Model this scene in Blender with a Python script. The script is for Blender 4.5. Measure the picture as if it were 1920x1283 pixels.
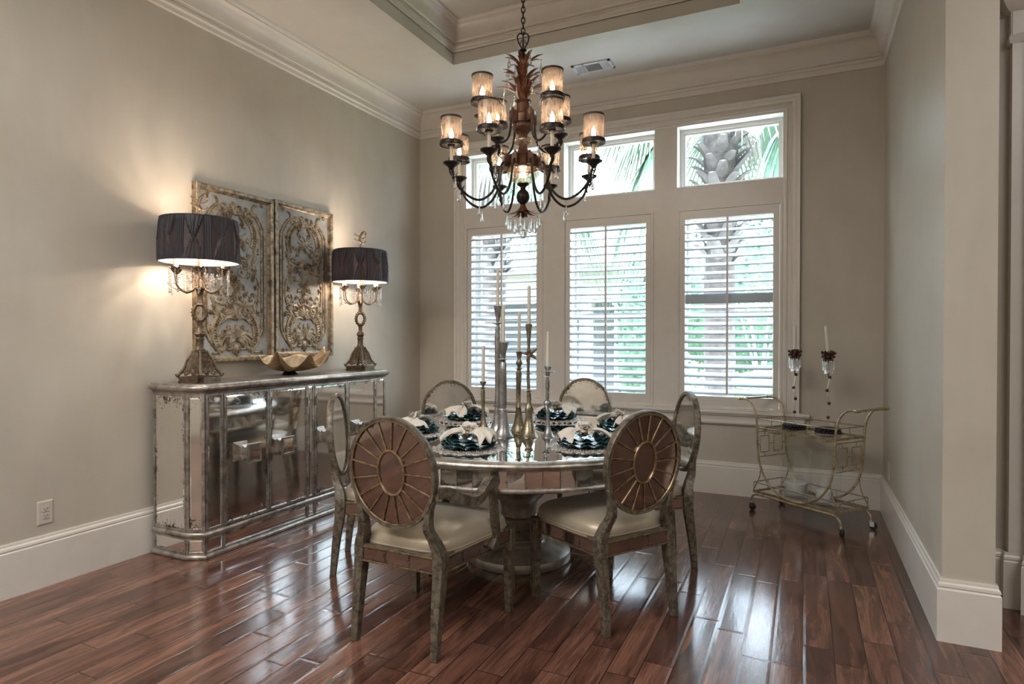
import bpy, math, random
from mathutils import Vector, Matrix
import numpy as np
R = math.radians
PI = math.pi
random.seed(7)
sc = bpy.context.scene
for o in list(bpy.data.objects):
    bpy.data.objects.remove(o)
col = sc.collection

# ---------------------------------------------------------------- camera, exposure, sky, sun
FPX = 1163.01
CAM = Vector((3.8417, -5.7724, 1.40))
yaw, pitch, roll = 0.4399, -0.0094, 0.0006
f0 = Vector((-math.sin(yaw), math.cos(yaw), 0)); r0 = Vector((math.cos(yaw), math.sin(yaw), 0)); u0 = Vector((0, 0, 1))
fw = f0 * math.cos(pitch) + u0 * math.sin(pitch)
up = u0 * math.cos(pitch) - f0 * math.sin(pitch)
rt = r0 * math.cos(roll) + up * math.sin(roll); up = up * math.cos(roll) - r0 * math.sin(roll)
cam_d = bpy.data.cameras.new('camera'); cam = bpy.data.objects.new('camera', cam_d); col.objects.link(cam)
cam_d.sensor_width = 36; cam_d.lens = FPX / 1920 * 36; cam_d.clip_start = .05; cam_d.clip_end = 300
M = Matrix((rt, up, -fw)).transposed().to_4x4(); M.translation = CAM
cam.matrix_world = M
sc.camera = cam
sc.view_settings.view_transform = 'Standard'
sc.view_settings.look = 'None'
sc.view_settings.gamma = 1
sc.view_settings.use_curve_mapping = False
sc.view_settings.exposure = EXPOSURE = 1.52

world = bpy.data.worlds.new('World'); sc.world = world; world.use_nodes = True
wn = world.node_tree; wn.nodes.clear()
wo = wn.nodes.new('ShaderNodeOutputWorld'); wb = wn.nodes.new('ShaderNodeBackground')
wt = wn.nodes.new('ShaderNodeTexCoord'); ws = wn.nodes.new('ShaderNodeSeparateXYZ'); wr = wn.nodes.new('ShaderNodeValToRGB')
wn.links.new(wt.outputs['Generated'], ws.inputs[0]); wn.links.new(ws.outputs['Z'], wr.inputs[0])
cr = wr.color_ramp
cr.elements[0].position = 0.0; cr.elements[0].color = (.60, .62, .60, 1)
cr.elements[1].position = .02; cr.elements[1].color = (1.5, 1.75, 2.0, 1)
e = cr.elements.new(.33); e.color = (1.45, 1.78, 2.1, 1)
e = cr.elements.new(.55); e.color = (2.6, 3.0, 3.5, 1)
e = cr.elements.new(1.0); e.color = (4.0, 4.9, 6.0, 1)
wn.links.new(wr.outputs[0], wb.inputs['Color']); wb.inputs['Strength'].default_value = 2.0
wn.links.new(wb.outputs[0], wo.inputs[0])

sun_d = bpy.data.lights.new('sun', 'SUN'); sun = bpy.data.objects.new('sun', sun_d); col.objects.link(sun)
sun_d.energy = 3.2; sun_d.angle = R(1.0); sun_d.color = (1, .95, .86)
sun.rotation_euler = (R(5), R(-42), 0); sun.location = (-6, 2, 12)   # from the left along the window wall: lights the garden only

def big_area(name, loc, rot, sx, sy, power, colr):
    d = bpy.data.lights.new(name, 'AREA'); d.shape = 'RECTANGLE'; d.size = sx; d.size_y = sy; d.energy = power; d.color = colr
    o = bpy.data.objects.new(name, d); col.objects.link(o); o.location = loc; o.rotation_euler = rot; return o
# added fill lights without fixtures, on the unseen ceiling behind and right of camera
big_area('rear_fill_light', (1.7, -6.3, 3.80), (0, 0, 0), 2.6, 2.6, 75, (1.0, .99, .97))
big_area('hall_fill_light', (6.3, -5.0, 3.80), (0, 0, 0), 1.8, 3.0, 30, (1.0, .99, .97))
LAMP_W, CH_W = 3.9, 2.6
# ---------------------------------------------------------------- room measures
W = 4.4213; CB = 3.5646; CH = 3.826; BH = .2873; YC = -2.35; TX, TY = 2.20, -2.182; TZ = .79
YR = -8.6; XR = 7.6

# ---------------------------------------------------------------- mesh helpers
class MB:
    def __init__(s): s.v = []; s.f = []; s.uv = {}
    def add(s, vs, fs, uvs=None):
        n = len(s.v); s.v += [tuple(p) for p in vs]
        for k, f in enumerate(fs):
            if uvs and uvs[k]: s.uv[len(s.f)] = uvs[k]
            s.f.append(tuple(i + n for i in f))
        return s
    def box(s, x0, x1, y0, y1, z0, z1, M=None):
        vs = [Vector((x, y, z)) for x in (x0, x1) for y in (y0, y1) for z in (z0, z1)]
        if M: vs = [M @ v for v in vs]
        q = [(0, 0), (1, 0), (1, 1), (0, 1)]
        return s.add(vs, [(0, 1, 3, 2), (4, 6, 7, 5), (0, 4, 5, 1), (2, 3, 7, 6), (0, 2, 6, 4), (1, 5, 7, 3)], [q] * 6)
    def tube(s, pts, r, seg=8, closed=False, caps=True, fl=1.0, ref=None):
        P = [Vector(p) for p in pts]; n = len(P)
        rr = r if isinstance(r, (list, tuple)) else [r] * n
        T = []
        for i in range(n):
            a = P[(i - 1) % n] if (closed or i > 0) else P[i]
            b = P[(i + 1) % n] if (closed or i < n - 1) else P[i]
            t = (b - a)
            T.append(t.normalized() if t.length > 1e-9 else Vector((0, 0, 1)))
        if ref is not None: u = Vector(ref)
        else:
            u = Vector((0, 0, 1)) if abs(T[0].z) < .9 else Vector((1, 0, 0))
        vs = []
        for i in range(n):
            if ref is not None: u = Vector(ref)
            u = (u - T[i] * u.dot(T[i]));
            u = u.normalized() if u.length > 1e-6 else Vector((1, 0, 0))
            w = T[i].cross(u)
            for k in range(seg):
                a = 2 * PI * k / seg
                vs.append(P[i] + (u * math.cos(a) * fl + w * math.sin(a)) * rr[i])
        fs = []
        m = n if closed else n - 1
        for i in range(m):
            j = (i + 1) % n
            for k in range(seg):
                l = (k + 1) % seg
                fs.append((i * seg + k, i * seg + l, j * seg + l, j * seg + k))
        if caps and not closed:
            fs.append(tuple(range(seg))[::-1]); fs.append(tuple((n - 1) * seg + k for k in range(seg)))
        return s.add(vs, fs)
    def lathe(s, prof, seg=32, M=None, fn=None, cap=True):
        vs = []; n = len(prof)
        for (r, z) in prof:
            for k in range(seg):
                a = 2 * PI * k / seg
                p = Vector((r * math.cos(a), r * math.sin(a), z))
                if fn: p = Vector(fn(r, a, z))
                if M: p = M @ p
                vs.append(p)
        fs = []
        for i in range(n - 1):
            for k in range(seg):
                l = (k + 1) % seg
                fs.append((i * seg + k, i * seg + l, (i + 1) * seg + l, (i + 1) * seg + k))
        if cap:
            if prof[0][0] > 1e-4: fs.append(tuple(range(seg))[::-1])
            if prof[-1][0] > 1e-4: fs.append(tuple((n - 1) * seg + k for k in range(seg)))
        return s.add(vs, fs)
    def sweep(s, pts, secs, side, closed=False, fixup=None):
        """section points (a,b): a along the fixed side vector, b along the in-plane normal"""
        P = [Vector(p) for p in pts]; n = len(P); S = Vector(side)
        vs = []; m = None
        for i in range(n):
            a = P[(i - 1) % n] if (closed or i > 0) else P[i]
            b = P[(i + 1) % n] if (closed or i < n - 1) else P[i]
            t = (b - a).normalized(); nn = S.cross(t).normalized()
            sec = secs(i / (n - 1 if not closed else n)) if callable(secs) else secs
            m = len(sec)
            for (x, y) in sec: vs.append(P[i] + S * x + nn * y)
        fs = []
        for i in range(n if closed else n - 1):
            j = (i + 1) % n
            for k in range(m):
                l = (k + 1) % m
                fs.append((i * m + k, i * m + l, j * m + l, j * m + k))
        if not closed:
            fs.append(tuple(range(m))[::-1]); fs.append(tuple((n - 1) * m + k for k in range(m)))
        return s.add(vs, fs)
    def ball(s, c, r, seg=10, rings=6, sz=1.0):
        prof = [(r * math.sin(PI * i / rings), -r * sz * math.cos(PI * i / rings)) for i in range(rings + 1)]
        prof[0] = (1e-5, prof[0][1]); prof[-1] = (1e-5, prof[-1][1])
        return s.lathe(prof, seg, Matrix.Translation(Vector(c)))
    def grid(s, fn, nu, nv, closeu=False):
        vs = [fn(i / (nu if closeu else nu - 1), j / (nv - 1)) for i in range(nu) for j in range(nv)]
        fs = []
        for i in range(nu if closeu else nu - 1):
            a = i; b = (i + 1) % nu
            for j in range(nv - 1): fs.append((a * nv + j, b * nv + j, b * nv + j + 1, a * nv + j + 1))
        return s.add(vs, fs)
    def build(s, name, mat, parent=None, ang=40, smooth=True, M=None):
        me = bpy.data.meshes.new(name); me.from_pydata([tuple(M @ Vector(v)) for v in s.v] if M else s.v, [], s.f)
        if s.uv:
            ul = me.uv_layers.new(name='UVMap')
            for p in me.polygons:
                q = s.uv.get(p.index)
                if q:
                    for k, li in enumerate(p.loop_indices): ul.data[li].uv = q[k % len(q)]
                else:
                    for li in p.loop_indices: ul.data[li].uv = (.5, .5)
        me.validate(); me.update()
        import bmesh
        bm = bmesh.new(); bm.from_mesh(me)
        if ORIENT[0]: bmesh.ops.recalc_face_normals(bm, faces=bm.faces)
        bm.to_mesh(me); bm.free()
        if smooth:
            for p in me.polygons: p.use_smooth = True
            me.set_sharp_from_angle(angle=R(ang))
        ob = bpy.data.objects.new(name, me); col.objects.link(ob)
        for m in (mat if isinstance(mat, (list, tuple)) else [mat]): me.materials.append(m)
        if parent: ob.parent = parent
        return ob
ORIENT = [True]

def solid(ob, t, off=-1):
    m = ob.modifiers.new('solid', 'SOLIDIFY'); m.thickness = t; m.offset = off; return ob
def empty(name, loc=(0, 0, 0), rz=0, parent=None):
    o = bpy.data.objects.new(name, None); col.objects.link(o); o.location = loc; o.rotation_euler = (0, 0, rz)
    o.empty_display_size = .05
    if parent: o.parent = parent
    return o
def tag(o, label=None, cat=None, group=None, kind=None):
    if label: o['label'] = label
    if cat: o['category'] = cat
    if group: o['group'] = group
    if kind: o['kind'] = kind
    return o
def struct(o): o['kind'] = 'structure'; return o
def copy_tree(o, parent=None):
    c = o.copy(); col.objects.link(c); c.parent = parent
    for k in ('label', 'category', 'group'):
        pass
    for ch in list(o.children): copy_tree(ch, c)
    return c
def light(name, loc, power, colr, size, parent=None, typ='POINT'):
    d = bpy.data.lights.new(name, typ); d.energy = power; d.color = colr; d.shadow_soft_size = size
    o = bpy.data.objects.new(name, d); col.objects.link(o); o.location = loc
    if parent: o.parent = parent
    return o
def cr_pts(P, n=8, closed=False):
    """Catmull-Rom through points"""
    P = [Vector(p) for p in P]; out = []; m = len(P)
    rng = range(m if closed else m - 1)
    for i in rng:
        p0 = P[(i - 1) % m] if (closed or i > 0) else P[0] * 2 - P[1]
        p1 = P[i]; p2 = P[(i + 1) % m]
        p3 = P[(i + 2) % m] if (closed or i + 2 < m) else P[-1] * 2 - P[-2]
        for k in range(n):
            t = k / n
            out.append(.5 * ((2 * p1) + (p2 - p0) * t + (2 * p0 - 5 * p1 + 4 * p2 - p3) * t * t + (3 * p1 - p0 - 3 * p2 + p3) * t ** 3))
    if not closed: out.append(P[-1])
    return out
def lerp(a, b, t): return a + (b - a) * t

# ---------------------------------------------------------------- materials
def S(c):  # sRGB 0-255 to linear
    return tuple(((x / 255) / 12.92 if x / 255 <= .04045 else ((x / 255 + .055) / 1.055) ** 2.4) for x in c)
class NT:
    def __init__(s, name):
        s.m = bpy.data.materials.new(name); s.m.use_nodes = True; s.t = s.m.node_tree; s.t.nodes.clear()
        s.out = s.n('OutputMaterial')
    def n(s, typ, **kw):
        nd = s.t.nodes.new('ShaderNode' + typ)
        for k, v in kw.items():
            if k.startswith('i_'):
                nd.inputs[k[2:].replace('_', ' ')].default_value = v
            else: setattr(nd, k, v)
        return nd
    def l(s, a, b): s.t.links.new(a, b)
    def val(s, nd, key, v):
        inp = nd.inputs[key]
        if hasattr(v, 'links'): s.l(v, inp)
        else:
            if isinstance(v, (tuple, list)) and len(v) == 3 and len(inp.default_value) == 4: v = (*v, 1)
            inp.default_value = v
    def coord(s, kind='Object', scale=(1, 1, 1), rot=(0, 0, 0)):
        tc = s.n('TexCoord'); mp = s.n('Mapping'); mp.inputs['Scale'].default_value = scale; mp.inputs['Rotation'].default_value = rot
        s.l(tc.outputs[kind], mp.inputs[0]); return mp.outputs[0]
    def noise(s, vec, scale=5, detail=3, rough=.5, dist=0):
        nd = s.n('TexNoise'); nd.inputs['Scale'].default_value = scale; nd.inputs['Detail'].default_value = detail
        nd.inputs['Roughness'].default_value = rough; nd.inputs['Distortion'].default_value = dist
        if vec is not None: s.l(vec, nd.inputs['Vector'])
        return nd.outputs['Fac']
    def ramp(s, fac, stops):
        nd = s.n('ValToRGB'); s.l(fac, nd.inputs[0]); c = nd.color_ramp
        while len(c.elements) < len(stops): c.elements.new(.5)
        for e, (p, q) in zip(c.elements, stops):
            e.position = p; e.color = (q, q, q, 1) if isinstance(q, (int, float)) else (*q[:3], 1)
        return nd.outputs[0]
    def math(s, op, a, b=0.0, c=None):
        nd = s.n('Math', operation=op)
        for i, v in enumerate((a, b) if c is None else (a, b, c)):
            if hasattr(v, 'links'): s.l(v, nd.inputs[i])
            else: nd.inputs[i].default_value = v
        return nd.outputs[0]
    def mix(s, f, a, b, blend='MIX'):
        nd = s.n('Mix', data_type='RGBA', blend_type=blend)
        s.val(nd, 0, f)
        for i, v in ((6, a), (7, b)):
            if hasattr(v, 'links'): s.l(v, nd.inputs[i])
            else: nd.inputs[i].default_value = (*v[:3], 1)
        return nd.outputs[2]
    def bump(s, h, strength=.3, dist=.01):
        nd = s.n('Bump'); nd.inputs['Strength'].default_value = strength; nd.inputs['Distance'].default_value = dist
        s.l(h, nd.inputs['Height']); return nd.outputs[0]
    def bsdf(s, color=(.8, .8, .8), rough=.5, metal=0.0, normal=None, link=True, **kw):
        b = s.n('BsdfPrincipled'); s.val(b, 'Base Color', color); s.val(b, 'Roughness', rough); s.val(b, 'Metallic', metal)
        for k, v in kw.items(): s.val(b, k.replace('_', ' '), v)
        if normal is not None: s.l(normal, b.inputs['Normal'])
        if link: s.l(b.outputs[0], s.out.inputs[0])
        return b
def mat_simple(name, color, rough=.5, metal=0.0, var=0.0, scale=8, bump=0.0, bs=40, **kw):
    t = NT(name); c = color; nrm = None
    if var > 0:
        f = t.noise(t.coord(), scale, 4, .6)
        c = t.mix(t.ramp(f, [(.3, 0.), (.7, 1.)]), tuple(x * (1 - var) for x in color), tuple(min(1, x * (1 + var)) for x in color))
    if bump > 0: nrm = t.bump(t.noise(t.coord(), bs, 3), bump, .004)
    t.bsdf(c, rough, metal, nrm, **kw); return t.m

MT = {}
def plaster(name, c1, c2):
    t = NT(name); v = t.coord()
    f = t.noise(v, 1.1, 5, .6, .6); g = t.noise(t.coord(scale=(1, 1, .25)), 6, 4, .6, .4)
    a = t.ramp(t.math('ADD', t.math('MULTIPLY', f, .65), t.math('MULTIPLY', g, .35)), [(.35, 0.), (.65, 1.)])
    t.bsdf(t.mix(a, c1, c2), t.math('MULTIPLY_ADD', g, .25, .32), 0, t.bump(g, .06, .01)); return t.m
MT['plaster'] = plaster('venetian_plaster', (.43, .385, .32), (.50, .455, .385))
MT['ceiling'] = plaster('ceiling_plaster', (.52, .49, .44), (.58, .55, .50))
MT['trim'] = mat_simple('trim_paint', (.64, .595, .54), .30, var=.03)
MT['white'] = mat_simple('white_paint', (.66, .64, .60), .35)
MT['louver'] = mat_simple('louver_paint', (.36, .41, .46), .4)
MT['plastic'] = mat_simple('cover_plastic', (.52, .47, .41), .35)
MT['dark'] = mat_simple('dark_slot', (.02, .02, .02), .6)
MT['ventw'] = mat_simple('vent_paint', (.62, .64, .66), .4)

def floor_mat():
    t = NT('walnut_planks'); tc = t.n('TexCoord'); sp = t.n('SeparateXYZ'); t.l(tc.outputs['Object'], sp.inputs[0])
    X, Y = sp.outputs[0], sp.outputs[1]; PW = .124
    row = t.math('FLOOR', t.math('DIVIDE', X, PW))
    w1 = t.n('TexWhiteNoise', noise_dimensions='1D'); t.l(row, w1.inputs['W'])
    ln = t.math('MULTIPLY_ADD', w1.outputs['Value'], .55, .65)
    yo = t.math('DIVIDE', t.math('ADD', Y, t.math('MULTIPLY', w1.outputs['Value'], 13.7)), ln)
    idx = t.math('FLOOR', yo)
    cmb = t.n('CombineXYZ'); t.l(row, cmb.inputs[0]); t.l(idx, cmb.inputs[1])
    w2 = t.n('TexWhiteNoise', noise_dimensions='3D'); t.l(cmb.outputs[0], w2.inputs['Vector'])
    # grain
    off = t.n('VectorMath', operation='MULTIPLY_ADD'); t.l(w2.outputs['Color'], off.inputs[0]); off.inputs[1].default_value = (9, 9, 9)
    mp = t.n('Mapping'); mp.inputs['Scale'].default_value = (7, .9, 1); t.l(tc.outputs['Object'], mp.inputs[0]); t.l(mp.outputs[0], off.inputs[2])
    g1 = t.noise(off.outputs[0], 2.2, 6, .62, 1.2)
    mp2 = t.n('Mapping'); mp2.inputs['Scale'].default_value = (60, 2.5, 1); t.l(tc.outputs['Object'], mp2.inputs[0])
    g2 = t.noise(mp2.outputs[0], 2.0, 3, .6, .3)
    base = t.ramp(w2.outputs['Value'], [(0, (.070, .030, .022)), (.35, (.120, .052, .038)), (.7, (.175, .080, .056)), (1, (.25, .118, .08))])
    c = t.mix(t.ramp(g1, [(.36, 0.), (.60, 1.)]), t.mix(.62, base, (.022, .009, .006)), t.mix(.10, base, (.34, .15, .085)))
    c = t.mix(t.math('MULTIPLY', t.ramp(g2, [(.35, 1.), (.6, 0.)]), .35), c, (.02, .008, .005))
    # sapwood streaks
    g3 = t.noise(off.outputs[0], 1.1, 2, .5, .8)
    c = t.mix(t.math('MULTIPLY', t.ramp(g3, [(.66, 0.), (.72, 1.)]), .55), c, (.30, .14, .075))
    fx = t.math('FRACT', t.math('DIVIDE', X, PW)); fy = t.math('FRACT', yo)
    ex = t.math('MULTIPLY', t.math('MINIMUM', fx, t.math('SUBTRACT', 1.0, fx)), PW)
    ey = t.math('MULTIPLY', t.math('MINIMUM', fy, t.math('SUBTRACT', 1.0, fy)), ln)
    ed = t.math('MINIMUM', ex, ey)
    gap = t.ramp(t.math('DIVIDE', ed, .004), [(.25, 0.), (.7, 1.)])
    bev = t.ramp(t.math('DIVIDE', ed, .012), [(0., 0.), (1., 1.)])
    c = t.mix(gap, (.006, .003, .002), c)
    scr = t.noise(t.coord(scale=(16, 3.2, 1)), 1.0, 3, .55)
    tilt = t.math('MULTIPLY', t.math('MULTIPLY', w2.outputs['Value'], fx), .6)
    h = t.math('ADD', t.math('MULTIPLY', bev, .9), t.math('ADD', t.math('MULTIPLY', scr, 1.1), tilt))
    t.bsdf(c, t.math('MULTIPLY_ADD', g1, .12, .13), 0, t.bump(h, .35, .0035), Coat_Weight=.25, Coat_Roughness=.10)
    return t.m
MT['floor'] = floor_mat()

def mirror_mat(name, tint=(.80, .78, .74), spots=1.0, haze=.10, oval=False, rough=.035):
    t = NT(name); tc = t.n('TexCoord'); sp = t.n('SeparateXYZ'); t.l(tc.outputs['UV'], sp.inputs[0])
    U = t.math('ABSOLUTE', t.math('MULTIPLY_ADD', sp.outputs[0], 2.0, -1.0)); V = t.math('ABSOLUTE', t.math('MULTIPLY_ADD', sp.outputs[1], 2.0, -1.0))
    e = t.math('MAXIMUM', U, V)
    e = t.math('POWER', e, 5.0)
    geo = t.n('NewGeometry')
    big = t.noise(geo.outputs['Position'], 9, 3, .6)
    sm = t.noise(geo.outputs['Position'], 95, 4, .75)
    k = t.math('ADD', t.math('MULTIPLY', sm, 1.0), t.math('MULTIPLY', t.math('MULTIPLY', e, big), .42 * spots))
    k = t.math('ADD', k, t.math('MULTIPLY', t.ramp(big, [(.56, 0.), (.75, 1.)]), .12 * spots))
    mask = t.ramp(k, [(.70, 0.), (.76, 1.)])
    fog = t.math('MULTIPLY', t.ramp(t.noise(geo.outputs['Position'], 5, 4, .6), [(.35, 0.), (.75, 1.)]), haze * 2)
    m = t.bsdf(tint, t.math('MULTIPLY_ADD', big, .05, rough), 1.0, link=False)
    d = t.bsdf((.34, .31, .26), .4, 0, link=False)
    x = t.n('MixShader'); t.l(fog, x.inputs[0]); t.l(m.outputs[0], x.inputs[1]); t.l(d.outputs[0], x.inputs[2])
    s2 = t.bsdf((.035, .028, .022), .35, .3, link=False)
    y = t.n('MixShader'); t.l(mask, y.inputs[0]); t.l(x.outputs[0], y.inputs[1]); t.l(s2.outputs[0], y.inputs[2])
    t.l(y.outputs[0], t.out.inputs[0]); return t.m
MT['mirror'] = mirror_mat('antique_mirror', (.90, .88, .85), 1.0, .05)
MT['mirror_chair'] = mirror_mat('antique_mirror_chair', (.74, .72, .68), 1.0, .16)
MT['mirror_back'] = mirror_mat('antique_mirror_bronze', (.36, .27, .24), 1.3, .06)
MT['tile'] = mirror_mat('antique_mirror_tiles', (.82, .80, .77), .9, .05)

def leaf_metal(name, c1, c2, metal=.75, r=.35, scale=14, bump=.1):
    t = NT(name); v = t.coord()
    f = t.noise(v, scale, 6, .7, .5); a = t.ramp(f, [(.38, 0.), (.62, 1.)])
    t.bsdf(t.mix(a, c1, c2), t.math('MULTIPLY_ADD', f, .2, r - .1), metal, t.bump(t.noise(v, scale * 4, 3), bump, .003)); return t.m
MT['silver'] = leaf_metal('silver_leaf', (.22, .19, .16), (.47, .43, .385), .75, .34)
MT['silver_dark'] = leaf_metal('pedestal_silver', (.28, .24, .20), (.52, .48, .42), .6, .32, 9)
MT['silver_base'] = leaf_metal('table_base_silver', (.38, .34, .29), (.66, .62, .56), .5, .34, 9)
MT['chairwood'] = leaf_metal('chair_antique_silver', (.060, .047, .032), (.20, .168, .125), .35, .45, 34)
MT['gold'] = leaf_metal('champagne_gold', (.20, .145, .08), (.42, .32, .19), .85, .34, 30)
MT['cartgold'] = leaf_metal('cart_gold', (.33, .26, .15), (.60, .50, .33), .75, .30, 18, .03)
MT['bronze'] = leaf_metal('dark_bronze', (.012, .010, .009), (.035, .026, .021), .6, .40, 40)
MT['rust'] = leaf_metal('rusted_bronze', (.045, .020, .013), (.13, .060, .038), .55, .45, 30)
MT['rustleaf'] = leaf_metal('rusted_leaf', (.10, .035, .018), (.24, .10, .055), .6, .42, 25)
MT['lampbronze'] = leaf_metal('lamp_bronze', (.07, .045, .028), (.22, .155, .10), .6, .42, 45)
MT['artgold'] = leaf_metal('carved_gilt', (.09, .056, .03), (.38, .30, .20), .45, .42, 22)
MT['artback'] = mat_simple('art_ground', (.28, .285, .275), .55, var=.22, scale=10)
MT['artdark'] = mat_simple('art_groove', (.075, .045, .025), .55)
MT['pewter'] = leaf_metal('pewter', (.22, .215, .21), (.42, .41, .40), .85, .34, 22)
MT['brass_old'] = leaf_metal('old_brass', (.14, .115, .07), (.34, .29, .20), .8, .33, 26)
MT['shell'] = leaf_metal('shell_gilt', (.26, .165, .085), (.50, .37, .22), .35, .45, 12)
MT['wax'] = mat_simple('candle_wax', (.62, .585, .49), .45, Subsurface_Weight=.1, Subsurface_Radius=(.01, .008, .005))
MT['wax_white'] = mat_simple('white_wax', (.60, .60, .58), .5)
MT['black'] = mat_simple('black_lacquer', (.010, .010, .011), .25)
MT['rubber'] = mat_simple('rubber', (.012, .012, .013), .35)
MT['chrome'] = mat_simple('chrome', (.7, .7, .7), .15, 1.0)
MT['napkin'] = mat_simple('napkin_linen', (.66, .60, .52), .75, var=.05, bump=.2, bs=300)
MT['sheath'] = mat_simple('candle_sleeve', (.60, .52, .40), .5)

def silk():
    t = NT('champagne_silk'); v = t.coord(scale=(1, 1, 1)); f = t.noise(v, 3.5, 3, .5, .6); w = t.noise(t.coord(scale=(240, 14, 60)), 1, 2)
    c = t.mix(t.ramp(f, [(.3, 0.), (.7, 1.)]), (.30, .25, .175), (.50, .42, .31))
    t.bsdf(c, .42, .32, t.bump(t.math('ADD', w, t.math('MULTIPLY', f, 2.5)), .12, .004), Sheen_Weight=.4); return t.m
MT['silk'] = silk()

def glass(name, color=(1, 1, 1), rough=0.0, tr=.86, ior=1.45):
    """thin clear glass: fresnel mix of see-through and gloss"""
    t = NT(name); lw = t.n('LayerWeight'); lw.inputs['Blend'].default_value = .5
    f_ = t.math('MULTIPLY_ADD', t.math('POWER', lw.outputs['Facing'], 4.0), .55, .04 * (ior - .45))
    a = t.n('BsdfTransparent'); t.val(a, 'Color', color); g = t.n('BsdfGlossy'); t.val(g, 'Roughness', rough); t.val(g, 'Color', (1, 1, 1))
    x = t.n('MixShader'); t.l(f_, x.inputs[0]); t.l(a.outputs[0], x.inputs[1]); t.l(g.outputs[0], x.inputs[2]); t.l(x.outputs[0], t.out.inputs[0])
    return t.m
MT['glass'] = glass('window_glass', (.97, .985, .98))
MT['vase'] = glass('vase_glass', (.965, .98, .98), ior=1.8)
def crystal():
    t = NT('crystal'); b = t.bsdf((.98, .97, .95), .02, 0, Transmission_Weight=.9, IOR=1.55); return t.m
MT['crystal'] = crystal()
def mercury():
    t = NT('mercury_glass'); f = t.noise(t.coord(), 60, 5, .75); m = t.ramp(f, [(.42, .12), (.62, .75)])
    a = t.n('BsdfTransparent'); t.val(a, 'Color', (.86, .80, .72)); g = t.bsdf((.62, .52, .42), .16, .9, link=False)
    x = t.n('MixShader'); t.l(m, x.inputs[0]); t.l(a.outputs[0], x.inputs[1]); t.l(g.outputs[0], x.inputs[2]); t.l(x.outputs[0], t.out.inputs[0]); return t.m
MT['mercury'] = mercury()
def streak():
    t = NT('streaked_shade_glass'); v = t.coord(scale=(1, 1, .16)); f = t.noise(v, 120, 4, .7, .5)
    g = t.noise(t.coord(), 18, 3, .6)
    sp = t.n('SeparateXYZ'); tc = t.n('TexCoord'); t.l(tc.outputs['Generated'], sp.inputs[0])
    k = t.math('ADD', t.math('MULTIPLY', f, .8), t.math('ADD', t.math('MULTIPLY', g, .2), t.math('MULTIPLY', sp.outputs[2], .16)))
    m = t.ramp(k, [(.45, .05), (.54, .60), (.62, .96)])
    a = t.n('BsdfTransparent'); t.val(a, 'Color', (.93, .86, .76)); d = t.n('BsdfTranslucent'); t.val(d, 'Color', (.17, .12, .09))
    gl = t.bsdf((.045, .032, .025), .2, .1, link=False)
    y = t.n('MixShader'); y.inputs[0].default_value = .5; t.l(d.outputs[0], y.inputs[1]); t.l(gl.outputs[0], y.inputs[2])
    x = t.n('MixShader'); t.l(m, x.inputs[0]); t.l(a.outputs[0], x.inputs[1]); t.l(y.outputs[0], x.inputs[2]); t.l(x.outputs[0], t.out.inputs[0]); return t.m
MT['streak'] = streak()
def emit(name, c, s):
    t = NT(name); e = t.n('Emission'); t.val(e, 'Color', c); e.inputs['Strength'].default_value = s; t.l(e.outputs[0], t.out.inputs[0]); return t.m
MT['bulb'] = emit('lit_bulb', (1, .86, .66), 60)
MT['bulb_lamp'] = emit('lit_bulb_lamp', (1, .82, .62), 22)
def shade_cloth():
    t = NT('black_silk_shade'); d = t.bsdf((.013, .0115, .013), .55, 0, link=False, Sheen_Weight=.25, Sheen_Tint=(.4, .5, .8))
    tr = t.n('BsdfTranslucent'); t.val(tr, 'Color', (.05, .028, .024)); x = t.n('MixShader'); x.inputs[0].default_value = .10
    t.l(d.outputs[0], x.inputs[1]); t.l(tr.outputs[0], x.inputs[2]); t.l(x.outputs[0], t.out.inputs[0]); return t.m
MT['shade'] = shade_cloth()
def lining():
    t = NT('shade_lining'); d = t.n('BsdfDiffuse'); t.val(d, 'Color', (.42, .31, .27)); tr = t.n('BsdfTranslucent'); t.val(tr, 'Color', (.5, .36, .32))
    x = t.n('MixShader'); x.inputs[0].default_value = .3; t.l(d.outputs[0], x.inputs[1]); t.l(tr.outputs[0], x.inputs[2]); t.l(x.outputs[0], t.out.inputs[0]); return t.m
MT['lining'] = lining()
def table_glass():
    t = NT('mirrored_table_top'); geo = t.n('NewGeometry')
    f = t.noise(geo.outputs['Position'], 4, 3, .6)
    t.bsdf(t.mix(f, (.52, .52, .51), (.66, .66, .64)), t.math('MULTIPLY_ADD', f, .03, .02), 1.0); return t.m
MT['tabletop'] = table_glass()
def teal():
    t = NT('teal_glass_glaze'); f = t.noise(t.coord(), 14, 3, .6)
    t.bsdf(t.mix(t.ramp(f, [(.35, 0.), (.65, 1.)]), (.008, .07, .075), (.03, .17, .15)), .08, .35, Coat_Weight=.6); return t.m
MT['teal'] = teal()
def blueglass():
    t = NT('petrol_glass_glaze'); f = t.noise(t.coord(), 20, 3, .6)
    t.bsdf(t.mix(t.ramp(f, [(.35, 0.), (.65, 1.)]), (.008, .03, .06), (.07, .15, .19)), .1, .6, Coat_Weight=.6); return t.m
MT['petrol'] = blueglass()
def beads():
    t = NT('beaded_mat'); vo = t.n('TexVoronoi'); vo.inputs['Scale'].default_value = 130; t.l(t.coord(), vo.inputs['Vector'])
    c = t.mix(vo.outputs['Color'], (.16, .13, .11), (.70, .66, .60)); sepc = t.ramp(t.noise(t.coord(), 60, 3), [(.4, 0.), (.6, 1.)])
    c = t.mix(sepc, c, (.62, .58, .52))
    t.bsdf(c, .28, .45, t.bump(t.math('SUBTRACT', 1.0, vo.outputs['Distance']), 1.0, .006)); return t.m
MT['beads'] = beads()
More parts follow.
